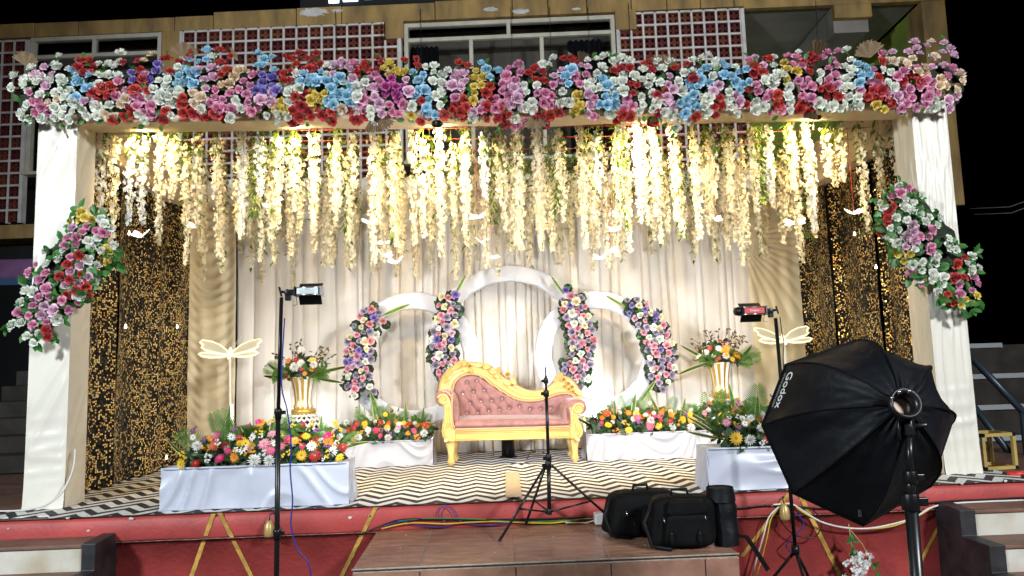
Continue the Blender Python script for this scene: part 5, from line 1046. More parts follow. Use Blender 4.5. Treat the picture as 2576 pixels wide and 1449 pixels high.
def bk(u, v):
    x = lerp(448, 1838, u); yt = topy(x)-6; yb = lerp(850, 800, u); y = lerp(yb, yt, v)
    e = min(1, min(v, 1-v)*7, min(u, 1-u)*14); p = S(x, y, YBk-.03); p.y -= (.055*e**.5-tuft(x, y)*e)*1.0; return p
s.grid(bk, 150, 70); s.build('tufted_back', M['velvet'], sofa)
bt_ = MB(); bt_.ball((0, 0, 0), 1, 10, 0, (1, .7, 1)); BTM = bt_.mesh('crystal_button', M['crystal'])
for (bx, by) in BT: p = S(bx, by, YBk-.062); inst('crystal_button', BTM, sofa, p, None, .0105)
s = MB(); s.tube([S(x, y, YBk-.075) for x, y in inner], .011, 8); s.build('rope_trim', M['rope'], sofa)
# seat
s = MB()
def sf(u, v):
    # section across depth: front lip up over to back
    prof = [(YFt+.01, 940, 908), (YFt-.012, 900, 870), (YFt+.01, 858, 836), (YFt+.06, 838, 822), (YFt+.2, 828, 815), (YBk-.05, 818, 806)]
    i = v*(len(prof)-1); k = min(int(i), len(prof)-2); f = i-k; a, b = prof[k], prof[k+1]; Y = lerp(a[0], b[0], f); zl = lerp(a[1], b[1], f); zr = lerp(a[2], b[2], f)
    base = S(lerp(470, 1765, u), lerp(zl, zr, u), YFt); base.y = Y-SO.y; 
    if v > .5: base.z += .02*math.sin(PI*u)**.3*(v-.5)
    return base
s.grid(sf, 60, 20); s.build('seat_cushion', M['velvet'], sofa)
s = MB(); s.tube([S(lerp(470, 1762, t/24), lerp(943, 908, t/24), YFt-.018) for t in range(25)], .011, 8); s.build('rope_trim', M['rope'], sofa)
# front rail with moulding
def spoly(pts, y0, y1, nm, m_, bev=.012, Y=YFt):
    P_ = [S(a, b, Y) for a, b in pts]; s = MB(); s.prism([(p.x, p.z) for p in P_], y0-SO.y, y1-SO.y, 'y'); return s.build(nm, m_, sofa, bevel=bev)
rail = spoly([(470, 968), (1760, 932), (1760, 1030), (470, 1062)], YFt-.01, YFt+.06, 'front_rail', M['gold'])
for (ya, yb, rr_) in ((962, 927, .012), (985, 950, .006), (1050, 1018, .006), (1064, 1032, .009)):
    s = MB(); s.tube([S(465, ya, YFt-.012), S(1765, yb, YFt-.012)], rr_, 8); s.build('rail_moulding', M['gold'], sofa)
spoly([(480, 1060), (1750, 1028), (1750, 1045), (480, 1078)], YBk-.02, YBk+.03, 'back_rail', M['gold'])
# arms
AL = [(345, 545), (300, 560), (282, 600), (292, 645), (330, 672), (352, 690), (352, 760), (348, 830), (330, 900), (322, 960), (335, 1020), (372, 1072), (420, 1080), (478, 1080), (478, 965), (462, 930), (446, 880), (438, 800), (436, 720), (430, 650), (410, 590), (380, 555)]
AR = [(1845, 650), (1890, 662), (1908, 700), (1900, 745), (1868, 770), (1845, 785), (1850, 830), (1875, 880), (1898, 930), (1900, 985), (1880, 1025), (1845, 1050), (1755, 1045), (1755, 930), (1762, 890), (1768, 840), (1765, 780), (1762, 730), (1775, 690), (1805, 660)]
spoly(AL, YFt-.03, YFt+.05, 'arm_front', M['gold'], .016); spoly(AR, YFt-.03, YFt+.05, 'arm_front', M['gold'], .016)
for (cx, cy, sg) in ((342, 612, 1), (1848, 712, -1)):
    s = MB(); pts = []
    for k in range(40):
        a = k/39*2*PI*1.6; r_ = 62*(1-k/39*.8); pts.append(S(cx+sg*r_*math.cos(a+.3)*-1, cy-r_*math.sin(a+.3), YFt-.036))
    s.tube(pts, [.014-.006*k/39 for k in range(40)], 8); s.build('arm_scroll', M['gold'], sofa)
for pts in ([(372, 700), (362, 780), (372, 860), (355, 930), (362, 1000), (400, 1045)], [(1830, 800), (1822, 850), (1840, 920), (1860, 970), (1840, 1015)], [(415, 640), (424, 760), (432, 880), (455, 960)], [(1780, 720), (1778, 800), (1772, 900)]):
    s = MB(); pp_ = resample(pts, 16); s.tube([S(x, y, YFt-.034) for x, y in pp_], [.004+.012*math.sin(PI*k/16) for k in range(17)], 8); s.build('carved_stem', M['gold'], sofa)
lfm = MB(); leafshape(lfm, (0, 0, 0), (0, 0, 1), (0, -1, 0), 1, .3, n=6, fold=.35, droop=-.3); 
for k in range(3):
    for sg in (-1, 1): leafshape(lfm, (0, -.02, .15+.22*k), (sg*.8, -.1, .75), (0, -1, 0), .38, .1, n=3, fold=.3, droop=.1)
LFM = lfm.mesh('carved_leaf', M['gold']); GR = rose_mesh('carved_rosette', M['gold'], 77)
for (x, y, an, sz) in [(395, 760, .3, .075), (385, 850, -.4, .07), (375, 940, .3, .075), (400, 1020, -2.6, .07), (1810, 830, -.3, .065), (1820, 900, .4, .065), (1850, 980, -.3, .07), (1820, 1020, 2.6, .06)]:
    inst('carved_leaf', LFM, sofa, S(x, y, YFt-.03), q_up((math.sin(an), 0, math.cos(an))), sz)
for (x, y, an, sz) in [(460, 262, .9, .12), (520, 225, 1.1, .11), (380, 350, .55, .12), (345, 430, .35, .11), (700, 215, 1.7, .10), (770, 225, 1.8, .11), (850, 262, 2.1, .11), (900, 305, 2.3, .10), (945, 330, .3, .10), (970, 350, -.6, .10), (1010, 395, 2.0, .11), (1095, 380, 2.4, .09), (1110, 395, .8, .07), (1590, 420, .3, .10), (1640, 380, .2, .09), (1820, 490, 2.5, .10), (1850, 560, 2.9, .09), (560, 260, 1.9, .09), (620, 270, 2.2, .06)]:
    inst('carved_leaf', LFM, sofa, S(x, y, YBk-.075), q_up((math.sin(an), -.15, math.cos(an))), sz)
for (x, y, sz) in [(638, 235, .036), (1060, 328, .038), (1685, 385, .036), (1735, 430, .034), (1780, 470, .036), (1700, 460, .028), (1790, 520, .03), (1745, 490, .028), (870, 285, .026)]: inst('carved_rosette', GR, sofa, S(x, y, YBk-.08), face_q((0, -1, .15)), sz)
# arm rolls (velvet), swept from front to back
def roll(pts, nm):
    P_ = [S(a, b, YFt) for a, b in pts]; n = len(P_); s = MB()
    def fn(u, v):
        i = v*n; k = int(i) % n; p = P_[k].lerp(P_[(k+1) % n], i-int(i)); e = .93 if u in (0., 1.) else 1; c = sum(P_, Vector())/n; p = c+(p-c)*e; return Vector((p.x, lerp(YFt+.03, YBk+.02, u)-SO.y, p.z))
    s.grid(fn, 8, n*4, closev=True); s.add([Vector((p.x, YFt+.03-SO.y, p.z)) for p in [(sum(P_, Vector())/n)+(q-(sum(P_, Vector())/n))*.93 for q in P_]], [tuple(range(n))], 0, False); s.build(nm, M['velvet'], sofa)
roll([(246, 600), (262, 545), (310, 505), (380, 492), (440, 515), (478, 570), (500, 660), (512, 760), (515, 850), (470, 940), (445, 900), (436, 760), (425, 660), (350, 690), (290, 680), (255, 645)], 'arm_roll')
roll([(1950, 700), (1940, 640), (1890, 605), (1820, 600), (1750, 615), (1705, 655), (1680, 720), (1672, 790), (1690, 850), (1755, 905), (1768, 840), (1765, 760), (1800, 700), (1850, 780), (1910, 775), (1945, 740)], 'arm_roll')
for pts in ([(445, 540), (440, 640), (440, 760), (448, 860), (468, 935)], [(1700, 700), (1755, 690), (1765, 780), (1768, 850), (1757, 905)][1:]):
    s = MB(); s.tube([S(x, y, YFt-.022) for x, y in resample(pts, 20)], .01, 6); s.build('rope_trim', M['rope'], sofa)
s = MB(); s.tube([S(x, y, YFt+.03) for x, y in resample([(325, 520), (390, 525), (425, 570), (442, 640)], 14)], .01, 6); s.build('rope_trim', M['rope'], sofa)
# cabriole legs
def leg(cx, ytop, Yl, sg, depth):
    prof = [(0, 52, 0), (.1, 52, -4), (.22, 46, 2), (.36, 38, 16), (.5, 32, 26), (.62, 30, 28), (.72, 34, 14), (.8, 44, -2), (.86, 40, -4), (.9, 28, 0), (1, 20, 2)]
    p0 = S(cx, ytop, Yl); s = MB(); n = 14; vs = []; h = p0.z+SO.z-.008; k_ = .000986*(Yl/8.15)
    for t, hw, off in prof:
        for a in range(n): ca, sa = math.cos(2*PI*a/n), math.sin(2*PI*a/n); ca = math.copysign(abs(ca)**.7, ca); sa = math.copysign(abs(sa)**.7, sa); vs.append((p0.x+sg*off*k_+hw*k_*ca, Yl-SO.y+.04+hw*k_*.8*sa-off*k_*.6, p0.z-h*t))
    fs = [(i*n+a, i*n+(a+1) % n, (i+1)*n+(a+1) % n, (i+1)*n+a) for i in range(len(prof)-1) for a in range(n)]+[tuple(range(n)), tuple((len(prof)-1)*n+a for a in range(n))]
    s.add(vs, fs); s.build('leg', M['gold'], sofa)
leg(425, 1082, YFt, 0, 0); leg(1808, 1043, YFt, 0, 0); leg(470, 1068, YBk-.05, 0, 0); leg(1765, 1040, YBk-.05, 0, 0)
# ---------------------------------------------------------------- photographers' gear
def text_mesh(txt, size, m_, ext=.0008):
    cu = D.curves.new('t', 'FONT'); cu.body = txt; cu.size = size; cu.extrude = ext; cu.align_x = 'CENTER'; cu.align_y = 'CENTER'
    o = D.objects.new('t', cu); COL.objects.link(o); bpy.context.view_layer.update()
    me = D.meshes.new_from_object(o.evaluated_get(bpy.context.evaluated_depsgraph_get())); D.objects.remove(o); D.curves.remove(cu)
    me.materials.clear(); me.materials.append(m_); return me
def place_mesh(nm, me, parent, loc, xa, ya):
    xa = Vector(xa).normalized(); ya = Vector(ya); ya = (ya-xa*ya.dot(xa)).normalized(); za = xa.cross(ya); o = D.objects.new(nm, me); COL.objects.link(o); o.parent = parent
    o.matrix_local = Matrix(((xa.x, ya.x, za.x, loc[0]), (xa.y, ya.y, za.y, loc[1]), (xa.z, ya.z, za.z, loc[2]), (0, 0, 0, 1))); return o
GZ = -.8
# left video light on a stand
LY = 4.6; kx = LY/FV*.993
top, bot = at(708, 748, LY), at(697, 1449, LY); dirv = (bot-top).normalized(); foot = top+dirv*((GZ-top.z)/dirv.z)
t = empty('light_stand', foot, 'black light stand with a small video light before the left flower bed', 'light stand')
def rel(p): return Vector(p)-t.location
s = MB(); k1 = (at(700, 1040, LY)-foot); s.tube([rel(top), k1], .0115, 10); s.build('upper_tube', M['black_metal'], t)
s = MB(); s.tube([k1, at(697, 1340, LY)-foot, Vector((0, 0, .12))], .0155, 10); s.build('lower_tube', M['black_metal'], t)
for y in (1040, 1343):
    p = at(700 if y < 1100 else 697, y, LY)-foot; s = MB(); s.lathe([(.0, -.035), (.019, -.035), (.02, -.01), (.024, 0), (.024, .02), (.018, .03), (0, .03)], 14, c=p); s.box(p+Vector((.03, -.005, .005)), (.03, .02, .022)); s.build('clamp_collar', M['black_plastic'], t)
for a in (.4, 2.5, 4.6): s = MB(); s.tube([(0, 0, .5), (.45*math.cos(a), .45*math.sin(a), .015)], .009, 8); s.build('leg', M['black_metal'], t)
def video_light(hx, hy, Y, w, label, mirror, red):
    k = Y/FV*.993; c = at(hx, hy, Y); h = empty('video_light', c, label, 'video light'); sg = -1 if mirror else 1; W, Hh = w*k, 20*k
    s = MB(); s.box((0, .035, 0), (W, .08, Hh)); s.build('housing', M['black_metal'], h, bevel=.006)
    s = MB(); s.box((0, -.008, 0), (W*.86, .004, Hh*.72)); s.build('label_plate', M['red_label' if red else 'label_white'], h, bevel=.001)
    for z in (-.62, .62): s = MB(); s.tube([(-W/2, -.004, z*Hh*.72), (W/2, -.004, z*Hh*.72)], .0045, 8); s.build('cooling_rail', M['steel'], h)
    for sx in (-1, 1): s = MB(); s.box((sx*(W/2+.004), .03, 0), (.01, .09, Hh*1.25)); s.build('end_cap', M['steel' if (sx == sg) == (not red) else 'black_plastic'], h, bevel=.004)
    # barn doors, opened away from the housing
    R1 = Matrix.Rotation(-.9, 3, 'X'); s = MB(); s.box((0, .075, -Hh*.5-.026), (W*.92, .004, .06), Matrix.Rotation(.55, 3, 'X')); s.build('barn_door', M['black_metal'], h)
    s = MB(); s.box((0, .09, Hh*.5+.018), (W*.95, .004, .055), Matrix.Rotation(-.95, 3, 'X')); s.build('barn_door', mat('door_bronze', (.06, .045, .03), .35, metal=.6), h)
    s = MB(); s.tube([(-sg*W*.55, .05, -Hh*.5), (-sg*W*.55, .08, -Hh*.5-.05), (-sg*W*.72, .08, -Hh*.5-.056)], .002, 5); s.build('wire_guard', M['black_metal'], h)
    if red: s = MB(); s.lathe([(0, -.03), (.03, -.026), (.034, 0), (.03, .02), (0, .02)], 16, c=(-W/2-.03, .02, -.003), axis=Vector((-1, -.3, 0))); s.build('rear_knob', M['black_plastic'], h)
    # tilt bracket and wing screw
    bx = (W/2+.03) if red else -(W/2+.035)
    s = MB(); s.box((bx*.86, .03, -.004), (.05, .05, .035)); s.lathe([(0, -.02), (.022, -.02), (.022, .02), (0, .02)], 12, c=(bx*1.12, .02, -.006), axis=Vector((0, 1, 0))); s.box((bx*1.12, .02, -.03), (.034, .036, .05)); s.build('tilt_bracket', M['black_plastic'], h, bevel=.004)
    s = MB(); s.tube([(bx*1.2, .01, -.004), (bx*1.45, .0, .0)], .009, 8); s.box((bx*1.5, .0, .0), (.012, .012, .062), Matrix.Rotation(-.25, 3, 'Y')); s.build('wing_screw', M['black_plastic'], h, bevel=.003)
    if red: place_mesh('lettering', text_mesh('Simpex', Hh*.42, M['text_white']), h, (0, -.0115, .001), (1, 0, 0), (0, 0, 1))
    else:
        for j in range(5): s = MB(); s.box((random.uniform(-.004, .004), -.0105, Hh*(.24-.12*j)), (W*(.2 if j == 0 else random.uniform(.5, .66)), .001, .0018 if j else .004)); s.build('printed_line', M['text_grey'], h)
    spot('video_light_beam', c+Vector((0, .14, 0)), (c.x*.5, 9.5, 1.5), 185, (.9, .95, 1), 110, .7, .05)
    return h
video_light(774, 732, LY, 62, 'silver labelled video light head on the left stand', False, False)
# right video light stand by the stage wall
RY = 5.5; top, bot = at(1951, 800, RY), at(2005, 1449, RY); foot = Vector((top.x, RY, GZ)); foot = top+(bot-top)*((GZ-top.z)/(bot.z-top.z))
t = empty('light_stand', foot, 'black tripod light stand with red labelled light beside the softbox', 'light stand')
s = MB(); hub = at(2001, 1385, RY)-foot; s.tube([top-foot, hub], .0135, 10); s.build('pole', M['black_metal'], t)
s = MB(); s.lathe([(0, -.03), (.026, -.03), (.03, 0), (.026, .04), (0, .04)], 12, c=hub); s.build('hub_collar', M['black_plastic'], t)
for a in (.9, 2.3, 4.7): s = MB(); s.tube([hub, Vector((.42*math.cos(a), .3*math.sin(a), .012))], .011, 8); s.build('leg', M['black_metal'], t)
s = MB(); s.tube([at(1962, 797, RY)-foot, at(1966, 830, RY)-foot, at(1972, 860, RY)-foot, at(1970, 900, RY-.03)-foot, at(1980, 1100, RY-.03)-foot], .004, 6); s.build('power_lead', M['wire_black'], t)
video_light(1897, 781, RY, 60, 'red labelled video light head on the right stand', True, True)
# empty tripod stand on the landing
TY = 5.62; hb_ = at(1379, 1168, TY); tb = Vector((hb_.x+.01, TY, PZ)); t = empty('tripod_stand', tb, 'bare black tripod light stand standing before the sofa', 'tripod')
def T(x, y, Y=TY): return at(x, y, Y)-tb
for nm, pts, r in (('lower_column', [T(1380, 1165), T(1382, 1288)], .015), ('middle_column', [T(1374, 985), T(1380, 1168)], .0125), ('upper_column', [T(1373, 945), T(1374, 990)], .009), ('spigot', [T(1372.5, 924), T(1373, 946)], .005)):
    s = MB(); s.tube(pts, r, 12); s.build(nm, M['black_metal'], t)
for (x, y, sz) in ((1373, 958, .022), (1374, 990, .026), (1380, 1152, .028), (1379, 1170, .03), (1382, 1288, .022)):
    s = MB(); p = T(x, y); s.lathe([(0, -sz), (sz*.8, -sz*.9), (sz*.85, .0), (sz*.7, sz), (0, sz)], 14, c=p); s.box(p+Vector((-sz*1.1, -.01, 0)), (sz*.9, .018, sz*.9)); s.build('lock_collar', M['black_plastic'], t, bevel=.002)
feet = [atz(1256, 1366, PZ)-tb, atz(1558, 1328, PZ)-tb, Vector((T(1322, 1312, 5.9).x, .27, .0))]
for f in feet:
    st_ = T(1379, 1172)+Vector((f.x, f.y, 0)).normalized()*.03; f = Vector((f.x, f.y, .012)); s = MB(); s.tube([st_, f], .0095, 10); s.build('leg', M['black_metal'], t)
    s = MB(); s.tube([lerp(st_, f, .96), f], .012, 8); s.build('rubber_foot', M['black_plastic'], t)
    s = MB(); s.tube([T(1382, 1288), lerp(st_, f, .58)], .007, 8); s.build('brace', M['black_metal'], t)
# big octagonal softbox seen from behind
ap = at(2264, 1023, 2.86); rc_ = at(2156, 1090, 3.28); nn = (rc_-ap).normalized()
rimpx = [(2154, 856), (2323, 925), (2391, 1070), (2341, 1222), (2171, 1321), (1995, 1240), (1918, 1070), (1977, 918)]
def onplane(x, y):
    d = _f*FV+_r*(x-1288)+_u*(724.5-y); return CAM+d*((rc_-CAM).dot(Vector((nn.x*.45, nn.y, nn.z*.45)))/d.dot(Vector((nn.x*.45, nn.y, nn.z*.45))))
rim = [onplane(x, y) for x, y in rimpx]
sb = empty('softbox', ap, 'large black octagonal softbox seen from behind at the right', 'softbox'); rr0 = .05
def ribp(i, f):
    b0 = ap+(rim[i % 8]-rc_).normalized()*rr0; p = b0.lerp(rim[i % 8], f); p += ((rim[i % 8]-rc_).normalized()*.11-nn*.03)*math.sin(PI*f**.8)*.75; return p
for i in range(8):
    s = MB()
    def fn(u, v):
        p = ribp(i, v).lerp(ribp(i+1, v), u); sagd = .05*math.sin(PI*u)*math.sin(PI*min(1, v*.9+.1)); c = ap.lerp(rc_, v); p = p+(c-p)*sagd*1.6
        p = p+nn*(.010*nz(u*4, v*5, i)+.006*abs(math.sin(u*9+v*7+i))*(1-v)); return p-ap
    s.grid(fn, 16, 26); s.build('panel', M['black_nylon'], sb)
    s = MB(); s.tube([ribp(i, f/12)-ap for f in range(13)], .005, 6); s.build('rib', M['black_cloth'], sb)
s = MB(); s.tube([p-ap for p in rim+[rim[0]]], .007, 6); s.build('rim_band', M['black_cloth'], sb)
s = MB(); s.add([rc_-ap+nn*.01]+[p-ap for p in rim], [(0, i+1, (i+1) % 8+1) for i in range(8)], 0, False); s.build('front_diffuser', mat('diffuser', (.7, .7, .68), .8, trans=.5), sb)
tl = (CAM-ap).normalized()
s = MB(); s.lathe([(.034, -.05), (.044, -.05), (.048, -.03), (.05, .01), (.058, .03), (.062, .05), (.054, .06), (.036, .03), (.034, -.05)], 28, axis=-nn); s.build('speed_ring', M['black_metal'], sb)
s = MB(); s.lathe([(.035, .0), (0, .0)], 24, axis=-nn); s.build('hole_glow_disc', M['tan_disc'], sb)  # tan disc fills the ring's hole; its colour stands for light seen inside
for (a, b) in ((-.02, .052), (.02, .055), (-.052, .03)): s = MB(); s.tube([Vector((a, -.02, b)), Vector((a, -.045, b+.008))], .006, 8); s.build('ring_screw', M['steel'], sb)
s = MB(); s.box((.0, -.03, -.045), (.055, .02, .014)); s.tube([(-.02, -.02, -.045), (-.02, -.01, -.11), (-.012, 0, -.13)], .007, 6); s.tube([(.022, -.02, -.045), (.034, -.01, -.11), (.03, 0, -.14)], .007, 6); s.build('mount_arm', M['black_metal'], sb)
mc = at(2283, 1075, 2.86)-ap; s = MB(); s.box(mc, (.04, .04, .06)); s.tube([mc+Vector((.02, 0, .005)), mc+Vector((.07, -.01, .008))], .01, 10); s.build('tilt_clamp', M['black_plastic'], sb, bevel=.006)
# print on the left panel
def pan(i, u, v): return ribp(i, v).lerp(ribp(i+1, v), u)-ap
pG, pX = onplane(2000, 948)-ap, onplane(1978, 1028)-ap; tvec = pX-pG
xa = tvec.normalized(); cpt = lerp(pan(6, .5, .86), pan(6, .5, .86), 0)
Na = (pan(6, .5, .95)-pan(6, .5, .75)).normalized(); e1 = (pan(6, .1, .85)-pan(6, .9, .85)).normalized(); n_out = e1.cross(Na); n_out = n_out if n_out.dot(CAM-ap) > 0 else -n_out
xdir = -(pan(6, .9, .85)-pan(6, .1, .85)).normalized(); ydir = n_out.cross(xdir)
place_mesh('lettering', text_mesh('Godox', .062, M['text_white']), sb, pan(6, .5, .80)+n_out*.018, xdir, ydir)
place_mesh('lettering', text_mesh('WWW.GODOX.COM', .017, M['text_grey']), sb, pan(6, .5, .80)+n_out*.018-ydir*.042, xdir, ydir)
zp = at(2152, 1295, 3.2)-ap; s = MB(); s.box(zp-nn*.05, (.012, .004, .03)); s.build('zip_pull', M['steel'], sb)
pt_ = at(2287, 1100, 2.86); fo = Vector((at(2300, 1449, 2.86).x, 2.86, GZ)); stn = empty('softbox_stand', fo, 'thick black stand carrying the softbox at the right', 'light stand')
pm, pb = at(2291, 1255, 2.86)-fo, at(2303, 1449, 2.86)-fo
for nm, a, b, r in (('upper_tube', pt_-fo, at(2289, 1200, 2.86)-fo, .013), ('middle_tube', at(2289, 1195, 2.86)-fo, pm, .0175), ('lower_tube', pm, Vector((0, 0, .1)), .024)): s = MB(); s.tube([a, b], r, 14); s.build(nm, M['black_metal'], stn)
for (y, sz) in ((1200, .024), (1262, .032)): p = at(2290, y, 2.86)-fo; s = MB(); s.lathe([(0, -sz), (sz, -sz), (sz*1.05, 0), (sz, sz), (0, sz)], 14, c=p); s.box(p+Vector((sz*1.3, -.01, 0)), (sz*1.2, .02, sz)); s.build('clamp_collar', M['black_plastic'], stn, bevel=.003)
for a in (1.2, 3.3, 5.4): s = MB(); s.tube([(0, 0, .42), (.4*math.cos(a), .4*math.sin(a), .015)], .012, 8); s.build('leg', M['black_metal'], stn)
# ---------------------------------------------------------------- bags on the landing
def puff(mb, c, size, pw=.35, seed=0, lean=0, nzz=.012):
    c = Vector(c)
    def fn(u, v):
        th, ph = PI*v, 2*PI*u; f = lambda q: math.copysign(abs(q)**pw, q)
        x, y, z = f(math.sin(th))*f(math.cos(ph)), f(math.sin(th))*f(math.sin(ph)), f(math.cos(th)); k = 1-.06*z
        p = Vector((x*size[0]/2*k, y*size[1]/2*k, z*size[2]/2)); p += Vector((nz(x*2, y*2, z*2+seed), nz(y*2+5, z*2, x*2+seed), .5*nz(z*2+9, x*2, seed)))*nzz; p.x += lean*p.z; return c+p
    mb.grid(fn, 40, 24, closeu=True)
def bag(label, c, size, seed, rz, lean, pockets):
    t = empty('camera_backpack', c, label, 'backpack', rz=rz); s = MB(); puff(s, (0, 0, size[2]/2-.004), size, .38, seed, lean); s.build('body', M['black_cloth'], t)
    for (x, z, w_, h_) in pockets: s = MB(); puff(s, (x, -size[1]/2-.005, z), (w_, .07, h_), .35, seed+3, 0, .006); s.build('pocket', M['black_cloth'], t)
    s = MB(); s.tube([(-.06, 0, size[2]-.02), (-.05, 0, size[2]+.03), (.05, 0, size[2]+.03), (.06, 0, size[2]-.02)], .011, 8); s.build('grab_handle', M['black_nylon'], t)
    for (x, z) in ((-size[0]*.32, size[2]*.62), (size[0]*.3, size[2]*.66)): s = MB(); s.tube([(x, -size[1]/2-.03, z), (x+.004, -size[1]/2-.045, z-.025)], .004, 6); s.build('zip_pull', M['steel'], t)
    for x in (-size[0]*.22, size[0]*.2):
        s = MB(); s.tube([(x, -size[1]/2-.045, size[2]*.12), (x, -size[1]/2-.05, size[2]*.3), (x, -size[1]/2-.042, size[2]*.4)], .008, 5); s.box((x, -size[1]/2-.052, size[2]*.26), (.028, .012, .05)); s.build('buckle_strap', M['black_plastic'], t)
    s = MB(); s.tube([(-size[0]/2+.02, -.05, size[2]*.85), (-size[0]/2-.04, -.08, size[2]*.5), (-size[0]/2+.0, -.1, .02), (-size[0]/2+.12, -.16, .012)], .012, 6); s.build('shoulder_strap', M['black_nylon'], t); return t
b1 = atz(1625, 1352, PZ); bag('black camera backpack leaning behind, on the landing left of the other', (b1.x, b1.y+.12, PZ+.004), (.52, .28, .31), 2, .12, .1, [(.08, .13, .26, .2)])
b2 = atz(1728, 1384, PZ); bag('boxy black camera backpack in front, near the landing edge', (b2.x, b2.y+.12, PZ+.004), (.43, .24, .335), 8, -.06, .06, [(.02, .13, .3, .2), (.02, .27, .26, .1)])
s1 = atz(1838, 1378, PZ); t = empty('tube_bag', (s1.x, s1.y+.08, PZ+.004), 'tall black tubular stand bag behind the boxy backpack', 'tube bag')
tp = at(1811, 1232, s1.y+.12)-t.location; s = MB(); pth = [Vector((0, 0, 0)), tp*.3+Vector((.0, 0, 0)), tp*.7+Vector((.008, 0, 0)), tp]
def tfn(u, v):
    i = v*3; k = min(2, int(i)); c = pth[k].lerp(pth[k+1], i-k); r = (.082+.012*nz(u*3, v*4))*(1+.06*math.cos(u*4*PI)); r *= 1 if v < 1 else 1
    return c+Vector((r*math.cos(2*PI*u), r*math.sin(2*PI*u), .008*nz(u*4, 2)))
s.grid(tfn, 24, 24, closeu=True); s.add([tp+Vector((.075*math.cos(2*PI*k/16), .075*math.sin(2*PI*k/16), .012)) for k in range(16)], [tuple(range(16))]); s.build('body', M['black_nylon'], t)
s = MB(); 
def lid(u, v): r = lerp(.1, .088, v)+.006*nz(u*5, v); return tp+Vector((r*math.cos(2*PI*u), r*math.sin(2*PI*u), lerp(-.07, .02, v)))
s.grid(lid, 24, 4, closeu=True); s.build('lid', M['black_nylon'], t)
s = MB(); s.grid(lambda u, v: (lerp(.05, .2, v)+.03*u, lerp(-.02, -.16, v)-.02*u, .03-.3*max(0, v-.35)+.02*math.sin(u*3)+.02), 4, 12); s.build('loose_flap', M['black_cloth'], t)
# ---------------------------------------------------------------- small things at the stage front
p = at(1520, 1299, 5.86); t = empty('power_adapter', (p.x, 5.84, PZ+.004), 'white plastic power box lying by the stage wall behind the tripod leg', 'power box'); s = MB(); s.box((0, 0, .045), (.16, .1, .085)); s.build('case', M['white_plastic'], t, bevel=.012); s = MB(); s.tube([(-.08, 0, .03), (-.14, .02, .01), (-.3, .05, .012)], .006, 6); s.build('lead', M['wire_white'], t)
for (x, y, lab) in ((677, 1330, 'gold lamp holder hanging on the red wall by the left light stand'), (1974, 1288, 'gold lamp holder hanging on the red wall among the cables')):
    p = at(x, y, SE-.09); t = empty('lamp_holder', p, lab, 'lamp holder')
    s = MB(); s.lathe([(0, .06), (.018, .06), (.022, .045), (.034, .03), (.04, -.03), (.036, -.05), (.03, -.06), (0, -.06)], 16, wob=lambda a, z: 1+.05*math.cos(a*2*PI*10)); s.build('shell', mat('brass_shell', (.50, .36, .14), .4, metal=.3), t)
    s = MB(); s.tube([(0, 0, .06), (.0, .02, .1), (.02, .05, .11), (.03, .07, .08)], .005, 6); s.build('hook', M['wire_black'], t)
def cable(label, pts, m_, r=.0065, plane=None):
    P_ = [(at(x, y, SE-.055) if y_ is None else at(x, y, y_)) for (x, y, y_) in [(q[0], q[1], q[2] if len(q) > 2 else plane) for q in pts]]
    # smooth
    dn = []
    for i in range(len(P_)-1):
        p0, p1, p2, p3 = P_[max(i-1, 0)], P_[i], P_[i+1], P_[min(i+2, len(P_)-1)]
        for k in range(6): t_ = k/6; dn.append(.5*((2*p1)+(p2-p0)*t_+(2*p0-5*p1+4*p2-p3)*t_*t_+(3*p1-p0-3*p2+p3)*t_**3))
    dn.append(P_[-1]); s = MB(); s.tube(dn, r, 6); L = P_[0].copy(); rebase(s, L); return tag(s.build('cable', m_, loc=L), label, 'cable')
cable('blue lead hanging down beside the left light stand', [(716, 800, 4.57), (708, 960, 4.57), (722, 1030, 4.57), (732, 1110, 4.57), (730, 1180, 4.57), (736, 1260, 4.57), (732, 1320, 4.57), (748, 1380, 4.57), (775, 1415, 4.57), (783, 1460, 4.57)], M['wire_blue'], .0048)
cable('black cable lying along the back of the tiled landing', [(905, 1345), (960, 1322), (1010, 1307), (1100, 1306), (1200, 1308), (1290, 1306), (1400, 1304), (1520, 1300)], M['wire_black'])
cable('yellow cable lying along the back of the tiled landing', [(960, 1330), (1030, 1316), (1120, 1318), (1180, 1314), (1260, 1312), (1380, 1316), (1460, 1306), (1520, 1302)], M['wire_yellow'], .006)
cable('dark blue cable twisting along the back of the tiled landing', [(965, 1325), (1010, 1312), (1060, 1322), (1110, 1325), (1160, 1316), (1230, 1322), (1290, 1312)], M['wire_blue'], .005)
cable('green cable lying across the back of the tiled landing', [(1000, 1310), (1090, 1304), (1200, 1306), (1300, 1313), (1400, 1310), (1500, 1303)], M['wire_green'], .006)
cable('violet cable loop rising over the stage edge', [(1120, 1312), (1104, 1297), (1106, 1282), (1118, 1271), (1135, 1280), (1146, 1300), (1160, 1312)], mat('wire_violet', (.10, .04, .28), .4), .0048)
cable('black cable along the red wall right of the tube bag', [(1835, 1278), (1880, 1276), (1920, 1271), (1975, 1272), (2030, 1276), (2080, 1278), (2200, 1272), (2330, 1262)], M['wire_black'])
cable('thick white cable sagging along the red wall below the softbox', [(1945, 1270), (1990, 1268), (2020, 1285), (2060, 1310), (2110, 1325), (2170, 1330), (2230, 1322), (2300, 1302), (2340, 1278), (2400, 1266), (2580, 1258)], M['wire_white'], .0075)
cable('yellow cable sagging along the red wall below the softbox', [(1940, 1272), (1985, 1266), (2025, 1292), (2080, 1318), (2150, 1330), (2240, 1325), (2310, 1298), (2350, 1272)], M['wire_yellow'], .006)
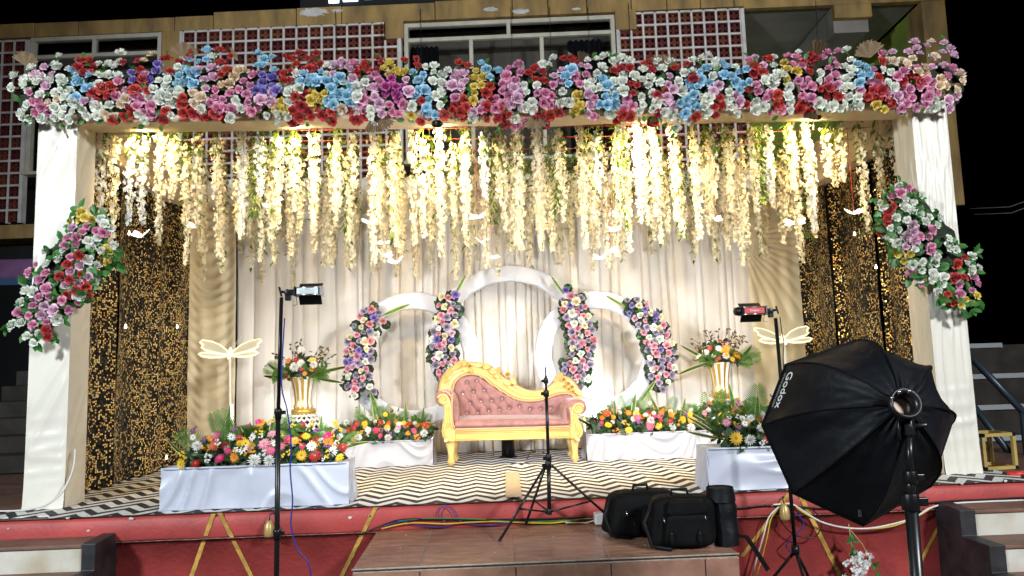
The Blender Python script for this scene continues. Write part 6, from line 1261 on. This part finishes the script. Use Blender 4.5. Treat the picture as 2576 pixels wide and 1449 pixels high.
cable('white lead dropping from the lamp holder to the ground', [(1968, 1268), (1935, 1300), (1920, 1350), (1905, 1400), (1890, 1460)], M['wire_white'], .006)
cable('yellow lead dropping from the lamp holder to the ground', [(1970, 1268), (1942, 1300), (1930, 1350), (1915, 1410), (1898, 1460)], M['wire_yellow'], .005)
cable('black cable loop hanging on the wall beside the right stand', [(1962, 1275), (1965, 1310), (1990, 1340), (2020, 1352), (2050, 1350), (2066, 1325), (2060, 1300), (2040, 1280)], M['wire_black'], .005)
cable('blue cable wound round the right light stand', [(1995, 1270), (1992, 1285), (2010, 1298), (2022, 1320), (1998, 1350), (1978, 1370), (1985, 1385), (2000, 1395)], M['wire_blue'], .005)
cable('long black cable clipped along the right stage edge', [(2300, 1268), (2400, 1259), (2480, 1256), (2590, 1250)], M['wire_black'], .006)
cable('cream cable curving down the left pillar onto the floor', [(190, 1130, 6.34), (184, 1180, 6.33), (165, 1225, 6.3), (140, 1255, 6.25), (100, 1275, 6.2), (40, 1285, 6.25), (-20, 1285, 6.3)], M['wire_white'], .008)
cable('black lead trailing on the carpet under the right half of the sofa', [(1325, 1155, 8.6), (1335, 1140, 8.7), (1355, 1136, 8.8), (1380, 1142, 8.8)], M['wire_black'], .005)
# fallen blossom twig hanging on the wall at the bottom right
p = at(2135, 1318, SE-.12); t = empty('fallen_blossom_twig', p, 'white blossom twig dangling on the red wall below the softbox', 'twig')
def F(x, y, d=0): return at(x, y, SE-.12-d)-p
s = MB(); s.tube([F(2135, 1318), F(2140, 1360), F(2150, 1400), F(2165, 1440)], .003, 5); s.tube([F(2137, 1330), F(2170, 1370), F(2195, 1420), F(2205, 1450)], .003, 5); s.build('stem', mat('twig_stem', (.5, .36, .14), .6), t)
lf = MB(); r = random.Random(3)
for k in range(22):
    f = r.random(); b = F(2138, 1340).lerp(F(2155, 1405), f) if k < 15 else F(2180, 1385).lerp(F(2202, 1440), f); leafshape(lf, b, (r.gauss(0, .8), -.4, r.gauss(-.5, .5)), (0, -1, 0), .06, .015, n=2)
tag(lf.build('leaves', M['leaf'], t), kind='stuff')
bl = MB()
for k in range(70):
    c = F(r.gauss(2163, 16), r.uniform(1390, 1475), r.uniform(0, .08)); ax = Vector((r.gauss(0, .6), -1, r.gauss(0, .6))).normalized(); s1_ = ax.orthogonal().normalized(); s2_ = ax.cross(s1_)
    for q in range(4): th = q*PI/2+r.random(); d = s1_*math.cos(th)+s2_*math.sin(th); e = s2_*math.cos(th)-s1_*math.sin(th); bl.add([c, c+d*.016+e*.012-ax*-.006, c+d*.026+ax*.01, c+d*.016-e*.012], [(0, 1, 2), (0, 2, 3)])
tag(bl.build('blossoms', M['blossom_cool'], t), kind='stuff')
# yellow square-tube stools right of the right pillar
def stool(label, c, w_, h_, d_, rz):
    t = empty('tube_frame_stool', c, label, 'stool', rz=rz); q = .03
    for x in (-1, 1):
        for y in (-1, 1): s = MB(); s.box((x*(w_/2-q/2), y*(d_/2-q/2), h_/2), (q, q, h_-.06)); s.build('leg', M['stool_yellow'], t)
    for z in (q/2, h_-q/2):
        for y in (-1, 1): s = MB(); s.box((0, y*(d_/2-q/2), z), (w_-2*q, q*.96, q*.96)); s.build('rail', M['stool_yellow'], t)
        for x in (-1, 1): s = MB(); s.box((x*(w_/2-q/2), 0, z), (q*.96, d_-2*q, q*.96)); s.build('rail', M['stool_yellow'], t)
        for x in (-1, 1):
            for y in (-1, 1): s = MB(); s.box((x*(w_/2-q/2), y*(d_/2-q/2), z), (q*1.06, q*1.06, q*1.06)); s.build('corner_cap', M['black_plastic'], t)
q = atz(2478, 1186, 0); q2 = atz(2560, 1187, 0); kq = q.y/FV
stool('yellow square tube frame stool standing beyond the right pillar', (q.x+.16, q.y+.18, .004), .34, .32, .3, .12)
stool('second yellow tube frame stool tucked behind the right pillar', (XR-.02, YF+.5, .004), .3, .3, .28, .3)
p = atz(2566, 1190, .02); s = MB(); s.tube([(.1*math.cos(a), .05*math.sin(a), .012*(1+.3*math.sin(3*a))) for a in [k*PI/8 for k in range(17)]], .014, 6); tag(s.build('red_strap', M['red_plastic'], loc=(p.x, p.y, .006)), 'coiled red strap on the floor before the yellow stool', 'strap')
for i, (a, b) in enumerate([((2440, 525), (2640, 485)), ((2450, 540), (2640, 500))]):
    p0, p1 = at(*a, 9.5), at(*b, 9.0); s = MB(); s.tube([Vector((0, 0, 0)), (p1-p0)*.5+Vector((0, 0, -.08)), p1-p0], .006, 5); tag(s.build('overhead_wire', mat('dim_wire', (.10, .10, .10), .6), loc=p0), ('upper' if i == 0 else 'lower')+' thin overhead wire against the dark at the right', 'wire')
lt = MB(); r = random.Random(8)
for k in range(90):
    x, y = r.uniform(-3.6, 3.6), r.uniform(6.0, 8.4); z = .017
    if k > 66: x, y, z = r.uniform(-.9, 1.3), r.uniform(5.05, 5.9), PZ+.004
    a, q_ = r.uniform(0, 6.28), r.uniform(.006, .016); lt.add([(x+q_*math.cos(a+j*PI/2)*(1 if j % 2 else .6), y+q_*math.sin(a+j*PI/2)*(1 if j % 2 else .6), z+.003*(j % 2)) for j in range(4)], [(0, 1, 2, 3)], r.choice((0, 0, 1, 2)), False)
tag(lt.build('petal_litter', [M['blossom'], M['leaf'], M['dried']]), 'scattered fallen petals and leaf bits on the stage carpet and landing', 'litter', kind='stuff')
